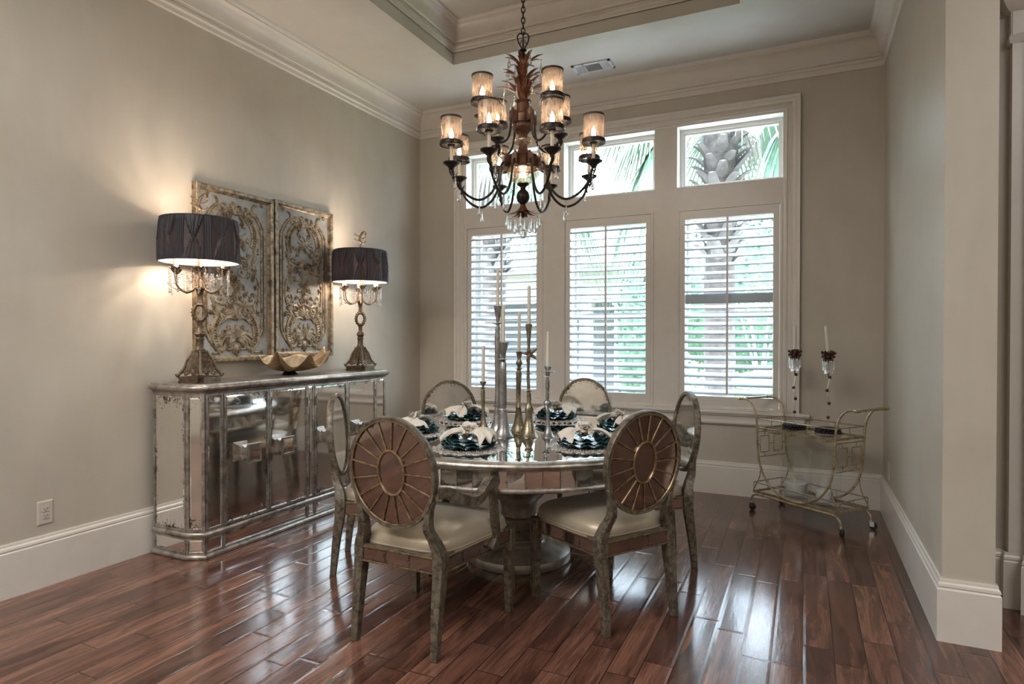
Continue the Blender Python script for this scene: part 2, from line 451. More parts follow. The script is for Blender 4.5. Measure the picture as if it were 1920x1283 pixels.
# outdoors
MT['trunk'] = mat_simple('palm_trunk', (.10, .085, .078), .9, var=.35, scale=14, bump=.6, bs=60)
MT['boot'] = mat_simple('palm_boot', (.16, .145, .14), .85, var=.35, scale=8, bump=.5, bs=40)
MT['frond'] = mat_simple('palm_frond', (.08, .155, .095), .5, var=.4, scale=5)
MT['frond_dry'] = mat_simple('dry_frond', (.45, .42, .37), .8, var=.3, scale=10)
MT['hedge'] = mat_simple('hedge_leaf', (.07, .14, .085), .6, var=.5, scale=9)
MT['hedge2'] = mat_simple('yellow_green_leaf', (.15, .21, .10), .6, var=.45, scale=9)
MT['stucco'] = mat_simple('stucco', (.34, .31, .27), .85, var=.05)
MT['soffit'] = mat_simple('soffit', (.30, .275, .24), .8)
MT['column'] = mat_simple('porch_column', (.42, .42, .42), .7)
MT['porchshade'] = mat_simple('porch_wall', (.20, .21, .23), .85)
MT['rooftile'] = mat_simple('roof_tile', (.36, .20, .13), .8, var=.4, scale=6)
MT['lawn'] = mat_simple('lawn', (.15, .21, .10), .9, var=.4, scale=3)
MT['paving'] = mat_simple('driveway', (.62, .61, .59), .85, var=.1, scale=2)
# ================================================================ ROOM
m = MB(); m.box(-.3, XR, YR, .3, -.12, 0); fl = struct(m.build('floor', MT['floor'], smooth=False))
m = MB(); m.box(-.25, 0, YR, .25, 0, CH + .6); struct(m.build('wall_left', MT['plaster'], smooth=False))
# window wall with one opening behind the panelling
WX0, WX1, WZ0, WZ1 = .56, 3.71, .70, 3.34
m = MB(); m.box(-.25, WX0, 0, .25, 0, CH + .6); m.box(WX1, XR, 0, .25, 0, CH + .6); m.box(WX0, WX1, 0, .25, 0, WZ0); m.box(WX0, WX1, 0, .25, WZ1, CH + .6)
struct(m.build('wall_back', MT['plaster'], smooth=False))
m = MB(); m.box(W, W + .2, YC, .0, 0, CH + .02); struct(m.build('wall_right', MT['plaster'], smooth=False))
m = MB(); m.box(W + .2, XR, -1.75, -1.55, 0, CH + .02); struct(m.build('wall_hall', MT['plaster'], smooth=False))
m = MB(); m.box(-.25, XR + .2, YR - .2, YR, 0, CH + .1); struct(m.build('wall_rear', MT['plaster'], smooth=False))
m = MB(); m.box(XR, XR + .2, YR, .25, 0, CH + .1); struct(m.build('wall_far_right', MT['plaster'], smooth=False))
# ceiling with raised tray
tx0, tx1, ty0, ty1, tz = .991, 3.41, -3.45, -.957, 4.158
m = MB(); m.box(-.25, XR, ty1, .25, CH, CH + .12); m.box(-.25, XR, YR, ty0, CH, CH + .12)
m.box(-.25, tx0, ty0, ty1, CH, CH + .12); m.box(tx1, XR, ty0, ty1, CH, CH + .12)
m.box(tx0 - .1, tx0, ty0, ty1, CH + .1, tz + .1); m.box(tx1, tx1 + .1, ty0, ty1, CH + .1, tz + .1)
m.box(tx0 - .1, tx1 + .1, ty1, ty1 + .1, CH + .1, tz + .1); m.box(tx0 - .1, tx1 + .1, ty0 - .1, ty0, CH + .1, tz + .1)
m.box(tx0 - .1, tx1 + .1, ty0 - .1, ty1 + .1, tz, tz + .1)
struct(m.build('ceiling', MT['ceiling'], smooth=False))

def run(name, stations, prof, mat, closed=False):
    """stations: (x, y, ox, oy) ; prof: (d, z)"""
    m = MB(); n = len(prof); vs = []; fs = []
    for (x, y, ox, oy) in stations:
        for (d, z) in prof: vs.append((x + ox * d, y + oy * d, z))
    k = len(stations)
    for i in range(k if closed else k - 1):
        j = (i + 1) % k
        for a in range(n - 1): fs.append((i * n + a, j * n + a, j * n + a + 1, i * n + a + 1))
    if not closed:
        fs.append(tuple(range(n))); fs.append(tuple((k - 1) * n + a for a in range(n)))
    m.add(vs, fs)
    return struct(m.build(name, mat, ang=25))
def cove(z0, H, d, k=1.0):
    """crown profile from bottom z0 up to H, projection d"""
    h = H - z0
    p = [(0, 0), (.012, 0), (.016, .03), (.016, .13), (.020, .16), (.030, .17), (.030, .24), (.022, .25), (.022, .28), (.034, .29), (.034, .33)]
    q = []
    for i in range(9):
        a = PI / 2 * i / 8
        q.append((.040 + (.098 - .040) * (1 - math.cos(a)), .36 + (.84 - .36) * math.sin(a)))
    q += [(.104, .85), (.104, .88), (.110, .90), (.118, .95), (.120, 1.0), (0, 1.0)]
    return [(x * d / .12, z0 + y * h) for x, y in p + q]
cp = cove(CB, CH, .12)
run('trim_1', [(0, YR, 1, 0), (0, 0, 1, -1)], cp, MT['trim'])['label'] = 'crown moulding along the left wall'
run('trim_2', [(0, 0, 1, -1), (W, 0, -1, -1)], cp, MT['trim'])['label'] = 'crown moulding above the windows'
run('trim_3', [(W, 0, -1, -1), (W, YC, -1, -1), (W + .2, YC, 1, -1), (W + .2, -1.75, 1, -1)], cp, MT['trim'])['label'] = 'crown moulding on the right wall'
tp = cove(3.930, tz, .125)
run('trim_4', [(tx0, ty0, 1, 1), (tx0, ty1, 1, -1), (tx1, ty1, -1, -1), (tx1, ty0, -1, 1)], tp, MT['trim'], True)['label'] = 'crown moulding inside the ceiling tray'
bp = [(0, BH), (.009, BH), (.011, BH - .007), (.011, BH - .014), (.017, BH - .022), (.019, BH - .034), (.014, BH - .040), (.021, BH - .048), (.021, 0), (0, 0)]
run('baseboard_left', [(0, YR, 1, 0), (0, 0, 1, -1)], bp, MT['trim'])
run('baseboard_back', [(0, 0, 1, -1), (W, 0, -1, -1)], bp, MT['trim'])
run('baseboard_right', [(W, 0, -1, -1), (W, YC, -1, -1), (W + .2, YC, 1, -1), (W + .2, -1.75, 1, -1)], bp, MT['trim'])
run('baseboard_hall', [(W + .2, -1.75, 1, -1), (4.79, -1.75, 0, -1)], bp, MT['trim'])
# hall archway pilaster
m = MB(); m.box(4.80, 4.86, -1.80, -1.75, .28, 3.10); m.box(4.86, 5.35, -1.83, -1.75, .28, 2.95)
m.box(4.92, 5.29, -1.845, -1.83, .50, 2.85)
run('trim_5', [(4.79, -1.75, -.6, 0), (4.79, -1.79, -.6, -1), (4.86, -1.79, 0, -1)], bp, MT['trim'])
run('trim_6', [(4.86, -1.79, -.3, -1), (4.86, -1.85, -1, -1), (5.36, -1.85, 1, -1), (5.36, -1.75, 1, 0)], [(d * 1.3, z) for d, z in bp], MT['trim'])
struct(m.build('trim_7', MT['trim'], smooth=False))
cap = [(0, 2.90), (.010, 2.90), (.016, 2.93), (.006, 2.95), (.006, 3.06), (.03, 3.08), (.05, 3.12), (.055, 3.16), (.055, CH), (0, CH)]
run('trim_8', [(4.80, -1.75, -1, 0), (4.80, -1.79, -1, -1), (5.36, -1.83, 1, -1), (5.36, -1.75, 1, 0)], cap, MT['trim'])

# ---------------------------------------------------------------- window panelling
LX = [(.604, 1.452), (1.708, 2.556), (2.812, 3.652)]        # shutter openings
TXS = [(.586, 1.478), (1.694, 2.586), (2.790, 3.682)]       # transom openings
LZ0, LZ1, TZ0, TZ1 = .772, 2.535, 2.752, 3.310
m = MB(); y0, y1 = -.012, .11
def board(x0, x1, z0, z1): m.box(x0, x1, y0, y1, z0, z1)
CI0, CI1 = .565, 3.70
board(CI0, CI1, TZ1, 3.335); board(CI0, CI1, LZ1, TZ0); board(CI0, CI1, .705, LZ0)
for a, b in ((CI0, 0), (1, 2), (3, 4)): pass
xs = [CI0] + [x for p in TXS for x in p] + [CI1]
for i in range(0, 8, 2): board(xs[i], xs[i + 1], TZ0, TZ1)
xs = [CI0] + [x for p in LX for x in p] + [CI1]
for i in range(0, 8, 2): board(xs[i], xs[i + 1], LZ0, LZ1)
# fillet frames round each shutter opening
for (a, b) in LX:
    w = .022; d = -.020
    for q in ((a - w, a, LZ0 - w, LZ1 + w), (b, b + w, LZ0 - w, LZ1 + w), (a, b, LZ1, LZ1 + w), (a, b, LZ0 - w, LZ0)):
        m.box(q[0], q[1], d, -.010, q[2], q[3])
struct(m.build('trim_9', MT['trim'], smooth=False))['label'] = 'painted panelling framing the three windows'
# casing: moulded frame, mitred, on three sides
def frame_run(name, x0, x1, z0, z1, prof):
    m = MB(); vs = []; n = len(prof)
    st = [(x0, z0, -1, 0), (x0, z1, -1, 1), (x1, z1, 1, 1), (x1, z0, 1, 0)]
    for (x, z, ox, oz) in st:
        for (d, y) in prof: vs.append((x + ox * d, y, z + oz * d))
    fs = []
    for i in range(3):
        for a in range(n - 1): fs.append((i * n + a, (i + 1) * n + a, (i + 1) * n + a + 1, i * n + a + 1))
    m.add(vs, fs); return struct(m.build(name, MT['trim'], ang=25))
cpz = [(-.02, 0), (-.02, -.016), (0, -.018), (.004, -.026), (.012, -.026), (.016, -.018), (.045, -.016), (.052, -.022), (.058, -.030), (.070, -.032), (.078, -.038), (.086, -.038), (.088, -.046), (.112, -.048), (.114, -.030), (.114, 0)]
frame_run('trim_10', CI0 + .008, CI1 - .004, .745, 3.322, cpz)['label'] = 'moulded casing around the window group'
sill = [(0, .755), (.030, .755), (.056, .748), (.062, .738), (.062, .724), (.050, .716), (.046, .706), (.030, .700), (.026, .690), (.024, .664), (.036, .656), (.042, .645), (.040, .632), (.026, .626), (.020, .618), (0, .618)]
run('trim_11', [(.44, 0, -1, 0), (.44, 0, -1, -1), (3.826, 0, 1, -1), (3.826, 0, 1, 0)], sill, MT['trim'])['label'] = 'stool and apron moulding below the windows'

def frame_box(m, x0, x1, z0, z1, w, ya, yb, wb=None):
    m.box(x0, x0 + w, ya, yb, z0, z1); m.box(x1 - w, x1, ya, yb, z0, z1)
    m.box(x0 + w, x1 - w, ya, yb, z0, z0 + (wb or w)); m.box(x0 + w, x1 - w, ya, yb, z1 - w, z1)
k = 1
names = ['left', 'middle', 'right']
for i, (a, b) in enumerate(LX):
    m = MB(); frame_box(m, a, b, LZ0 - .02, LZ1, .035, .17, .235); m.box(a, b, .175, .225, 1.565, 1.625)
    frame_box(m, a + .035, b - .035, 1.60, LZ1 - .03, .028, .185, .215)
    o = struct(m.build('window_%d' % k, MT['white'], smooth=False)); o['label'] = 'lower %s window behind the shutter' % names[i]; k += 1
    g = MB(); g.add([(a + .03, .2, LZ0), (b - .03, .2, LZ0), (b - .03, .2, LZ1 - .03), (a + .03, .2, LZ1 - .03)], [(0, 1, 2, 3)]); g.build('pane', MT['glass'], o, smooth=False)
for i, (a, b) in enumerate(TXS):
    m = MB()
    # reveal lining and stepped sash
    frame_box(m, a - .012, b + .012, TZ0 - .012, TZ1 + .012, .0125, -.005, .20)
    frame_box(m, a, b, TZ0, TZ1, .030, .13, .20); frame_box(m, a + .030, b - .030, TZ0 + .03, TZ1 - .030, .018, .145, .19)
    o = struct(m.build('window_%d' % k, MT['white'], smooth=False)); o['label'] = '%s transom window near the ceiling' % names[i]; k += 1
    g = MB(); g.add([(a + .04, .167, TZ0 + .04), (b - .04, .167, TZ0 + .04), (b - .04, .167, TZ1 - .04), (a + .04, .167, TZ1 - .04)], [(0, 1, 2, 3)]); g.build('pane', MT['glass'], o, smooth=False)

# ---------------------------------------------------------------- plantation shutters
def shutter(idx, x0, x1):
    w = ['left', 'middle', 'right'][idx]
    root = empty('window_shutter', ((x0 + x1) / 2, 0, LZ0))
    tag(root, 'white louvred plantation shutter in the %s window' % w, 'shutter', 'plantation shutters in the windows')
    h = LZ1 - LZ0; hw = (x1 - x0) / 2; st = .050
    m = MB(); e = .003
    for s_ in (-1, 1):
        xa, xb = sorted((s_ * (hw - e), s_ * (hw - st))); m.box(xa, xb, -.012, .022, e, h - e)
    m.box(-hw + st, hw - st, -.012, .022, e, .092); m.box(-hw + st, hw - st, -.012, .022, h - .078, h - e)
    m.build('shutter_frame', MT['trim'], root, smooth=False)
    for z in (.2, h / 2, h - .2):
        m = MB(); m.box(-hw - .004, -hw + .010, -.020, -.011, z - .035, z + .035); m.build('hinge', MT['trim'], root, smooth=False)
    z0, z1 = .092, h - .078; n = 21; p = (z1 - z0) / n
    sec = [(.044 * math.cos(t), .0052 * math.sin(t)) for t in [2 * PI * q / 12 for q in range(12)]]
    first = None
    for j in range(n):
        if first is None:
            l = MB(); hx = hw - st - .002
            vs = [(sx * hx, a, b) for sx in (-1, 1) for a, b in sec]
            l.add(vs, [tuple((q, (q + 1) % 12, 12 + (q + 1) % 12, 12 + q)) for q in range(12)] + [tuple(range(12)), tuple(range(12, 24))])
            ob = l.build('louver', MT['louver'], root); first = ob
        else:
            ob = first.copy(); col.objects.link(ob); ob.parent = root
        ob.location = (0, .006, z0 + (j + .5) * p)
        ang = 27
        if idx == 2 and j == 11: ang = 80
        ob.rotation_euler = (R(ang), 0, 0)
    m = MB(); m.box(-.0085, .0085, -.056, -.040, z0 + .02, z1 - .01); m.build('tilt_rod', MT['trim'], root, smooth=False)
    return root
for i, (a, b) in enumerate(LX): shutter(i, a, b)

# ---------------------------------------------------------------- outlets, vent
def outlet(loc, rz, label):
    root = empty('wall_outlet', loc, rz)      # local: plate in the XZ plane, facing -Y
    tag(root, label, 'outlet')
    m = MB()
    prof = [(.040, 0, 0), (.040, -.003, 0), (.034, -.006, 0)]
    m.add([(sx * (w), y, sz * (w + .026)) for (w, y, _) in prof for sx, sz in ((-1, -1), (1, -1), (1, 1), (-1, 1))],
          [(i * 4 + j, i * 4 + (j + 1) % 4, (i + 1) * 4 + (j + 1) % 4, (i + 1) * 4 + j) for i in range(2) for j in range(4)] + [(8, 9, 10, 11)])
    m.build('cover_plate', MT['plastic'], root, smooth=False)
    for s_ in (-1, 1):
        m = MB(); m.box(-.0165, .0165, -.0085, -.005, s_ * .0195 - .0145, s_ * .0195 + .0145)
        rc = m.build('receptacle', MT['plastic'], root, smooth=False)
        d = MB(); zc = s_ * .0195
        d.box(-.0085, -.0065, -.0092, -.0084, zc - .002, zc + .008); d.box(.0065, .0085, -.0092, -.0084, zc - .002, zc + .008)
        d.lathe([(.0028, 0), (.0028, .001)], 10, Matrix.Translation((0, -.0084, zc - .008)) @ Matrix.Rotation(R(90), 4, 'X'))
        d.build('slot', MT['dark'], rc, smooth=False)
    for s_ in (-1, 1):
        m = MB(); m.lathe([(.003, 0), (.003, .0012)], 10, Matrix.Translation((0, -.005, s_ * .048)) @ Matrix.Rotation(R(90), 4, 'X')); m.build('screw', MT['plastic'], root)
outlet((0, -3.752, .412), R(90), 'beige duplex wall outlet on the left wall above the baseboard')
m = MB(); m.box(-.004, 0, -.055, .055, -.065, .065)
o = m.build('wall_plate', MT['plastic'], smooth=False); o.location = (W, -.36, .39); tag(o, 'plain beige wall plate low on the right wall behind the bar cart', 'wall plate')

root = empty('ceiling_vent', (2.115, -.395, CH)); tag(root, 'white rectangular air vent in the ceiling above the windows', 'vent')
m = MB(); hx, hy = .178, .095
for q in ((-hx, hx, -hy, -hy + .025), (-hx, hx, hy - .025, hy), (-hx, -hx + .022, -hy, hy), (hx - .022, hx, -hy, hy), (-.075, -.065, -hy, hy), (.075, .085, -hy, hy)): m.box(q[0], q[1], q[2], q[3], -.010, 0)
m.build('vent_frame', MT['ventw'], root, smooth=False)
m = MB(); m.box(-hx + .02, hx - .02, -hy + .02, hy - .02, -.0015, 0); m.build('duct', MT['dark'], root, smooth=False)
m = MB()
for i in range(12):
    for (a, b) in ((-.156, -.076), (.086, .156)):
        x = lerp(a, b, (i + .5) / 12)
        m.box(-.0015, .0015, -hy + .02, hy - .02, -.007, .003, Matrix.Translation((x, 0, -.004)) @ Matrix.Rotation(R(40), 4, 'Y'))
for i in range(14):
    y = lerp(-hy + .025, hy - .025, (i + .5) / 14)
    m.box(-.065, .075, -.0045, .0045, -.0008, .0008, Matrix.Translation((0, y, -.005)) @ Matrix.Rotation(R(35), 4, 'X'))
m.build('fin', MT['ventw'], root, smooth=False)

# ================================================================ OUTDOORS
m = MB(); m.box(-40, 40, .25, 60, -.62, -.50); struct(m.build('ground', MT['lawn'], smooth=False))
m = MB(); m.box(-6, 12, .26, 4.6, -.5, -.49); m.box(-30, 30, 9.5, 14.5, -.5, -.485); struct(m.build('driveway', MT['paving'], smooth=False))

def frond_mb(m, base, az, length, droop, nl, lw, el=.6, wid=.55):
    """fan palm frond: stalk then radiating drooping leaflets"""
    d = Vector((math.cos(az), math.sin(az), 0))
    stalk = []
    for i in range(7):
        t = i / 6; stalk.append(Vector(base) + d * (length * .45 * t) + Vector((0, 0, el * length * .45 * t - droop * .3 * t * t * length)))
    m.tube(stalk, [.016 - .008 * i / 6 for i in range(7)], 5)
    c = stalk[-1]; side = Vector((-d.y, d.x, 0)); fwd = (stalk[-1] - stalk[-2]).normalized()
    for k in range(nl):
        a = lerp(-1.45, 1.45, k / (nl - 1)); dirv = (fwd * math.cos(a) + side * math.sin(a) * 1.0).normalized()
        L = length * wid * (1 - .25 * abs(a) / 1.45) * random.uniform(.9, 1.08); pts = []
        for i in range(6):
            t = i / 5; pts.append(c + dirv * L * t + Vector((0, 0, -droop * L * (t ** 2) * 1.1)))
        s2 = Vector((0, 0, 1)).cross(dirv).normalized(); vs = []; ws = [.35, 1, 1, .8, .5, .05]
        for p, w in zip(pts, ws):
            vs += [p - s2 * lw * w + Vector((0, 0, .004)), p + Vector((0, 0, -.004)), p + s2 * lw * w + Vector((0, 0, .004))]
        m.add(vs, [f for i in range(5) for f in ((i * 3, i * 3 + 1, i * 3 + 4, i * 3 + 3), (i * 3 + 1, i * 3 + 2, i * 3 + 5, i * 3 + 4))])
def palm(x, y, r, zb, seed, label, fr):
    random.seed(seed); root = empty('palm_tree', (x, y, -.5)); tag(root, label, 'palm tree', 'palm trees outside the windows')
    def rad(rr, a, z): return ((rr + .012 * math.sin(a * 7 + z * 9) + .008 * math.sin(z * 60)) * math.cos(a), (rr + .012 * math.sin(a * 5 - z * 7)) * math.sin(a), z)
    m = MB(); m.lathe([(r * 1.12, 0), (r * 1.02, .5)] + [(r, .5 + .12 * i) for i in range(1, 30)] + [(r * 1.1, 4.3), (r * 1.2, 4.9), (r * .8, 5.3)], 22, fn=rad)
    m.build('trunk', MT['trunk'], root, ang=60)
    m = MB()
    for k in range(92):
        z = zb + .5 + k * .025 + random.uniform(-.03, .03); a = k * 2.399 + random.uniform(-.2, .2); L = random.uniform(.16, .34) * (1 + .2 * (k / 64))
        d = Vector((math.cos(a), math.sin(a), 0)); s_ = Vector((-d.y, d.x, 0)); pts = []; vs = []
        bend = random.uniform(.1, .5)
        for i in range(6):
            t = i / 5; c = d * (r * .92 + L * t * (.75 - .1 * t)) + Vector((0, 0, z + L * (t * .9 - bend * t * t)))
            w = lerp(.088, .045, t ** 1.3); th = lerp(.03, .012, t)
            vs += [c - s_ * w, c - d * th + Vector((0, 0, th)), c + s_ * w, c + d * th * .6 - Vector((0, 0, th))]
        m.add(vs, [(i * 4 + j, i * 4 + (j + 1) % 4, i * 4 + 4 + (j + 1) % 4, i * 4 + 4 + j) for i in range(5) for j in range(4)] + [(20, 21, 22, 23)])
    m.build('boot', MT['boot'], root, ang=30)['kind'] = 'stuff'
    # dry skirt of dead leaves hanging beside the trunk
    m = MB()
    for k in range(5):
        a = (R(0), R(30), R(180), R(210), R(60))[k] + random.uniform(-.1, .1); d = Vector((math.cos(a), math.sin(a), 0)); s_ = Vector((-d.y, d.x, 0))
        for q in range(16):
            o_ = s_ * random.uniform(-.16, .16); L = random.uniform(.5, 1.1); b0 = d * (r + .16) + o_ + Vector((0, 0, 4.75 + random.uniform(-.1, .15)))
            pts = [b0 + d * (.16 * math.sin(t * 2.2)) + Vector((0, 0, -L * t)) + o_ * t * .5 for t in (0, .25, .5, .75, 1)]
            m.tube(pts, [.004, .012, .012, .008, .002], 4, fl=.25)
    m.build('dead_leaf', MT['frond_dry'], root, ang=60)['kind'] = 'stuff'
    for (az, el, L, dr) in fr:
        m = MB(); frond_mb(m, (0, 0, 5.0), az, L, dr, 30, .027, el); m.build('frond', MT['frond'], root, ang=60)
fr3 = [(R(a), e, L, d) for a, e, L, d in ((10, .25, 2.0, 1.0), (45, .5, 2.0, .9), (95, .6, 2.0, .8), (150, .3, 2.2, 1.0), (186, 1.0, 2.1, .9), (172, 1.35, 2.3, .8), (200, .75, 1.8, 1.0), (352, .9, 1.9, .95), (215, .2, 2.0, 1.2), (330, .15, 2.1, 1.15), (300, .6, 1.6, .8))]
palm(2.81, 3.0, .195, 2.4, 3, 'tall shaggy palm outside the right window', fr3)
palm(-.62, 3.0, .195, 2.3, 5, 'tall shaggy palm outside the left window', [(R(a), e, L, d) for a, e, L, d in ((-25, .25, 2.3, 1.0), (15, .25, 2.3, 1.0), (60, .5, 2.1, .8), (130, .5, 2., .8), (200, .3, 2., 1.), (300, .4, 1.8, 1.), (345, .05, 2.4, 1.1))])

def bush(name, loc, size, n, mat, label, cat, seed, lw=.05):
    random.seed(seed); m = MB()
    # inner branch mass plus leaf clusters over an uneven shell
    for k in range(n):
        u_, v_, w_ = random.gauss(0, 1), random.gauss(0, 1), random.gauss(0, 1); d = Vector((u_, v_, w_)).normalized()
        q = random.uniform(.72, 1.03) + .08 * math.sin(5 * u_ + 3 * w_)
        p = Vector((d.x * size[0] * q, d.y * size[1] * q, size[2] * (1 + d.z * q)))
        a = Vector((random.gauss(0, 1), random.gauss(0, 1), random.gauss(0, .6))).normalized(); b = a.cross(d).normalized() if a.cross(d).length > .01 else Vector((1, 0, 0))
        s_ = lw * random.uniform(.7, 1.5)
        m.add([p - a * s_, p - b * s_ * .45 + d * .012, p + a * s_, p + b * s_ * .45 + d * .012], [(0, 1, 2, 3)])
    root = empty(name, loc); tag(root, label, cat)
    m.build('foliage', mat, root, ang=80)
    c = MB(); c.lathe([(.01, 0)] + [(math.sin(PI * (i + 1) / 9) * .86, 1 - math.cos(PI * (i + 1) / 9) * .9) for i in range(8)], 20, Matrix.Diagonal((size[0], size[1], size[2], 1)), fn=lambda r, a, z: (r * (1 + .07 * math.sin(5 * a + 3 * z)) * math.cos(a), r * (1 + .07 * math.sin(7 * a)) * math.sin(a), z))
    c.build('inner_foliage', mat, root, ang=80)
bush('shrub', (.78, 6.4, -.5), (.36, .4, 1.75), 1500, MT['hedge'], 'tall green shrub beside the porch of the neighbouring house', 'shrub', 1)
bush('hedge', (5.2, 8.2, -.5), (3.6, .6, .72), 2600, MT['hedge2'], 'low clipped hedge beyond the right palm', 'hedge', 2)
bush('tree', (3.2, 17, -.5), (5.0, 1.6, 3.1), 5200, MT['hedge'], 'broad leafy tree across the drive behind the right palm', 'tree', 4, .13)
bush('tree', (13.5, 21, -.5), (4.5, 1.8, 3.6), 3200, MT['hedge2'], 'yellow green tree at the far right across the drive', 'tree', 6, .13)
bush('tree', (-4.6, 22, -.5), (3.0, 1.6, 3.2), 2400, MT['hedge'], 'leafy tree rising behind the porch roof', 'tree', 8, .13)
for i, (x, y) in enumerate(((2.7, 13.2), (5.6, 12.6))):
    random.seed(20 + i); root = empty('crape_myrtle', (x, y, -.5)); tag(root, ['pale multi-stemmed tree to the left beyond the clipped hedge', 'pale multi-stemmed tree to the right beyond the clipped hedge'][i], 'tree', 'pale stemmed trees across the drive')
    m = MB()
    for k in range(6):
        a = k * 1.05; m.tube(cr_pts([(0, 0, 0), (.1 * math.cos(a), .1 * math.sin(a), .8), (.3 * math.cos(a), .25 * math.sin(a), 1.7), (.6 * math.cos(a), .5 * math.sin(a), 2.8)], 4), [.04 - .0018 * q for q in range(13)], 6)
    m.build('stem', MT['column'], root)
    m = MB()
    for k in range(500):
        d = Vector((random.gauss(0, .36), random.gauss(0, .36), random.gauss(2.9, .3))); a = Vector((random.gauss(0, 1), random.gauss(0, 1), random.gauss(0, 1))).normalized(); b = a.orthogonal().normalized()
        m.add([d - a * .08, d - b * .035, d + a * .08, d + b * .035], [(0, 1, 2, 3)])
    m.build('foliage', MT['hedge2'], root, ang=80)
for i, (x, y, s_) in enumerate(((-.15, 5.2, .75), (-1.75, 5.4, .75), (1.35, 4.9, .7))):
    random.seed(30 + i); m = MB()
    for k in range(12): frond_mb(m, (0, 0, .15), k * PI / 6, 1.0 * s_, .55, 18, .011, 1.1, .6)
    o = m.build('palmetto', MT['frond'], ang=60); o.location = (x, y, -.5)
    tag(o, ['low fan palm in front of the porch columns', 'low fan palm left of the porch columns', 'small low fan palm beside the tall shrub'][i], 'plant', 'low fan palms by the porch')

root = empty('neighbouring_house', (-4, 8, -.5)); tag(root, 'cream stucco neighbouring house with porch columns and tiled roof', 'house')
def hp(name, mat, boxes, **kw):
    m = MB()
    for b in boxes: m.box(*b)
    return m.build(name, mat, root, smooth=False)
hp('wall', MT['stucco'], [(-9, 2.7, 2.6, 3.0, 0, 3.9), (-9, -.4, 0, .3, 0, 3.3), (3.9, 4.3, .3, 3, 0, 3.0)])
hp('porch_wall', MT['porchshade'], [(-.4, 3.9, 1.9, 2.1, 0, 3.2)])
hp('beam', MT['soffit'], [(-9, 4.5, -.25, .25, 2.75, 3.35), (-9, 4.5, -.9, 2.0, 3.35, 3.5)])
for x in (3.27, 4.1): hp('column', MT['column'], [(x - .13, x + .13, -.13, .13, 0, 2.75), (x - .17, x + .17, -.17, .17, 0, .2), (x - .17, x + .17, -.17, .17, 2.6, 2.75)])
for x in (-3.6, -2.1):
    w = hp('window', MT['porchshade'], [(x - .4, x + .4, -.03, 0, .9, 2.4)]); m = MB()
    frame_box(m, x - .46, x + .46, .84, 2.46, .07, -.06, -.0); m.box(x - .02, x + .02, -.05, -.03, .9, 2.4); m.box(x - .4, x + .4, -.05, -.03, 1.6, 1.64); m.build('window_frame', MT['column'], w, smooth=False)
m = MB(); m.add([(-9, -1.0, 3.5), (4.7, -1.0, 3.5), (2.2, 2.6, 5.6), (-9, 2.6, 5.6), (4.7, 5, 3.5), (-9, 5, 3.5), (-9, -1.0, 3.4), (4.7, -1.0, 3.4), (4.7, 5, 3.4), (-9, 5, 3.4)],
    [(0, 1, 2, 3), (1, 4, 2), (4, 5, 3, 2), (0, 3, 5), (6, 7, 1, 0), (7, 8, 4, 1), (6, 9, 8, 7), (5, 9, 6, 0), (8, 9, 5, 4)]); m.build('roof', MT['soffit'], root, smooth=False)
# ================================================================ SIDEBOARD
def outline_run(m, pts, prof, capz=None):
    """pts open 2D path with outward side on the right of travel; prof (offset,z)"""
    n = len(pts); P = [Vector(p) for p in pts]; N = []
    for i in range(n - 1):
        d = (P[i + 1] - P[i]).normalized(); N.append(Vector((d.y, -d.x)))
    st = []
    for i in range(n):
        if i == 0: o = N[0]
        elif i == n - 1: o = N[-1]
        else:
            o = (N[i - 1] + N[i]) / (1 + N[i - 1].dot(N[i]))
        st.append((P[i], o))
    vs = [(p.x + o.x * d, p.y + o.y * d, z) for p, o in st for d, z in prof]; k = len(prof); fs = []
    for i in range(n - 1):
        for a in range(k - 1): fs.append((i * k + a, (i + 1) * k + a, (i + 1) * k + a + 1, i * k + a + 1))
    if capz is not None:
        top = [(i * k + capz) for i in range(n)]; fs.append(tuple(top))
    fs.append(tuple(i * k for i in range(n))); m.add(vs, fs)
SBY = -2.165; SH = 1.098
sb = empty('mirrored_sideboard', (.046, SBY, 0)); tag(sb, 'long antiqued-mirror sideboard with silver mouldings and square mirrored knobs against the left wall', 'sideboard')
XF = .408; HC = .975
outl = [(0, -HC), (XF - .10, -HC), (XF, -HC + .055), (XF, HC - .055), (XF - .10, HC), (0, HC)]
m = MB()
outline_run(m, outl, [(-.012, .02), (-.012, SH - .03)], 1); m.build('carcass', MT['silver'], sb, smooth=False)
m = MB(); outline_run(m, outl, [(.012, 0), (.020, .004), (.022, .014), (.016, .026), (.008, .030), (-.012, .030)], 5); outline_run(m, outl, [(-.012, .132), (.006, .132), (.010, .138), (.016, .146), (.016, .158), (.008, .168), (.002, .172), (-.012, .172)], 7)
m.build('plinth_moulding', MT['silver'], sb, ang=50)
m = MB(); outline_run(m, outl, [(-.012, 1.030), (.004, 1.032), (.008, 1.042), (.012, 1.050), (.022, 1.054), (.034, 1.064), (.036, 1.078), (.028, 1.088), (.022, 1.090), (.020, SH), (-.012, SH)], 10)
m.build('top', MT['silver'], sb, ang=50)
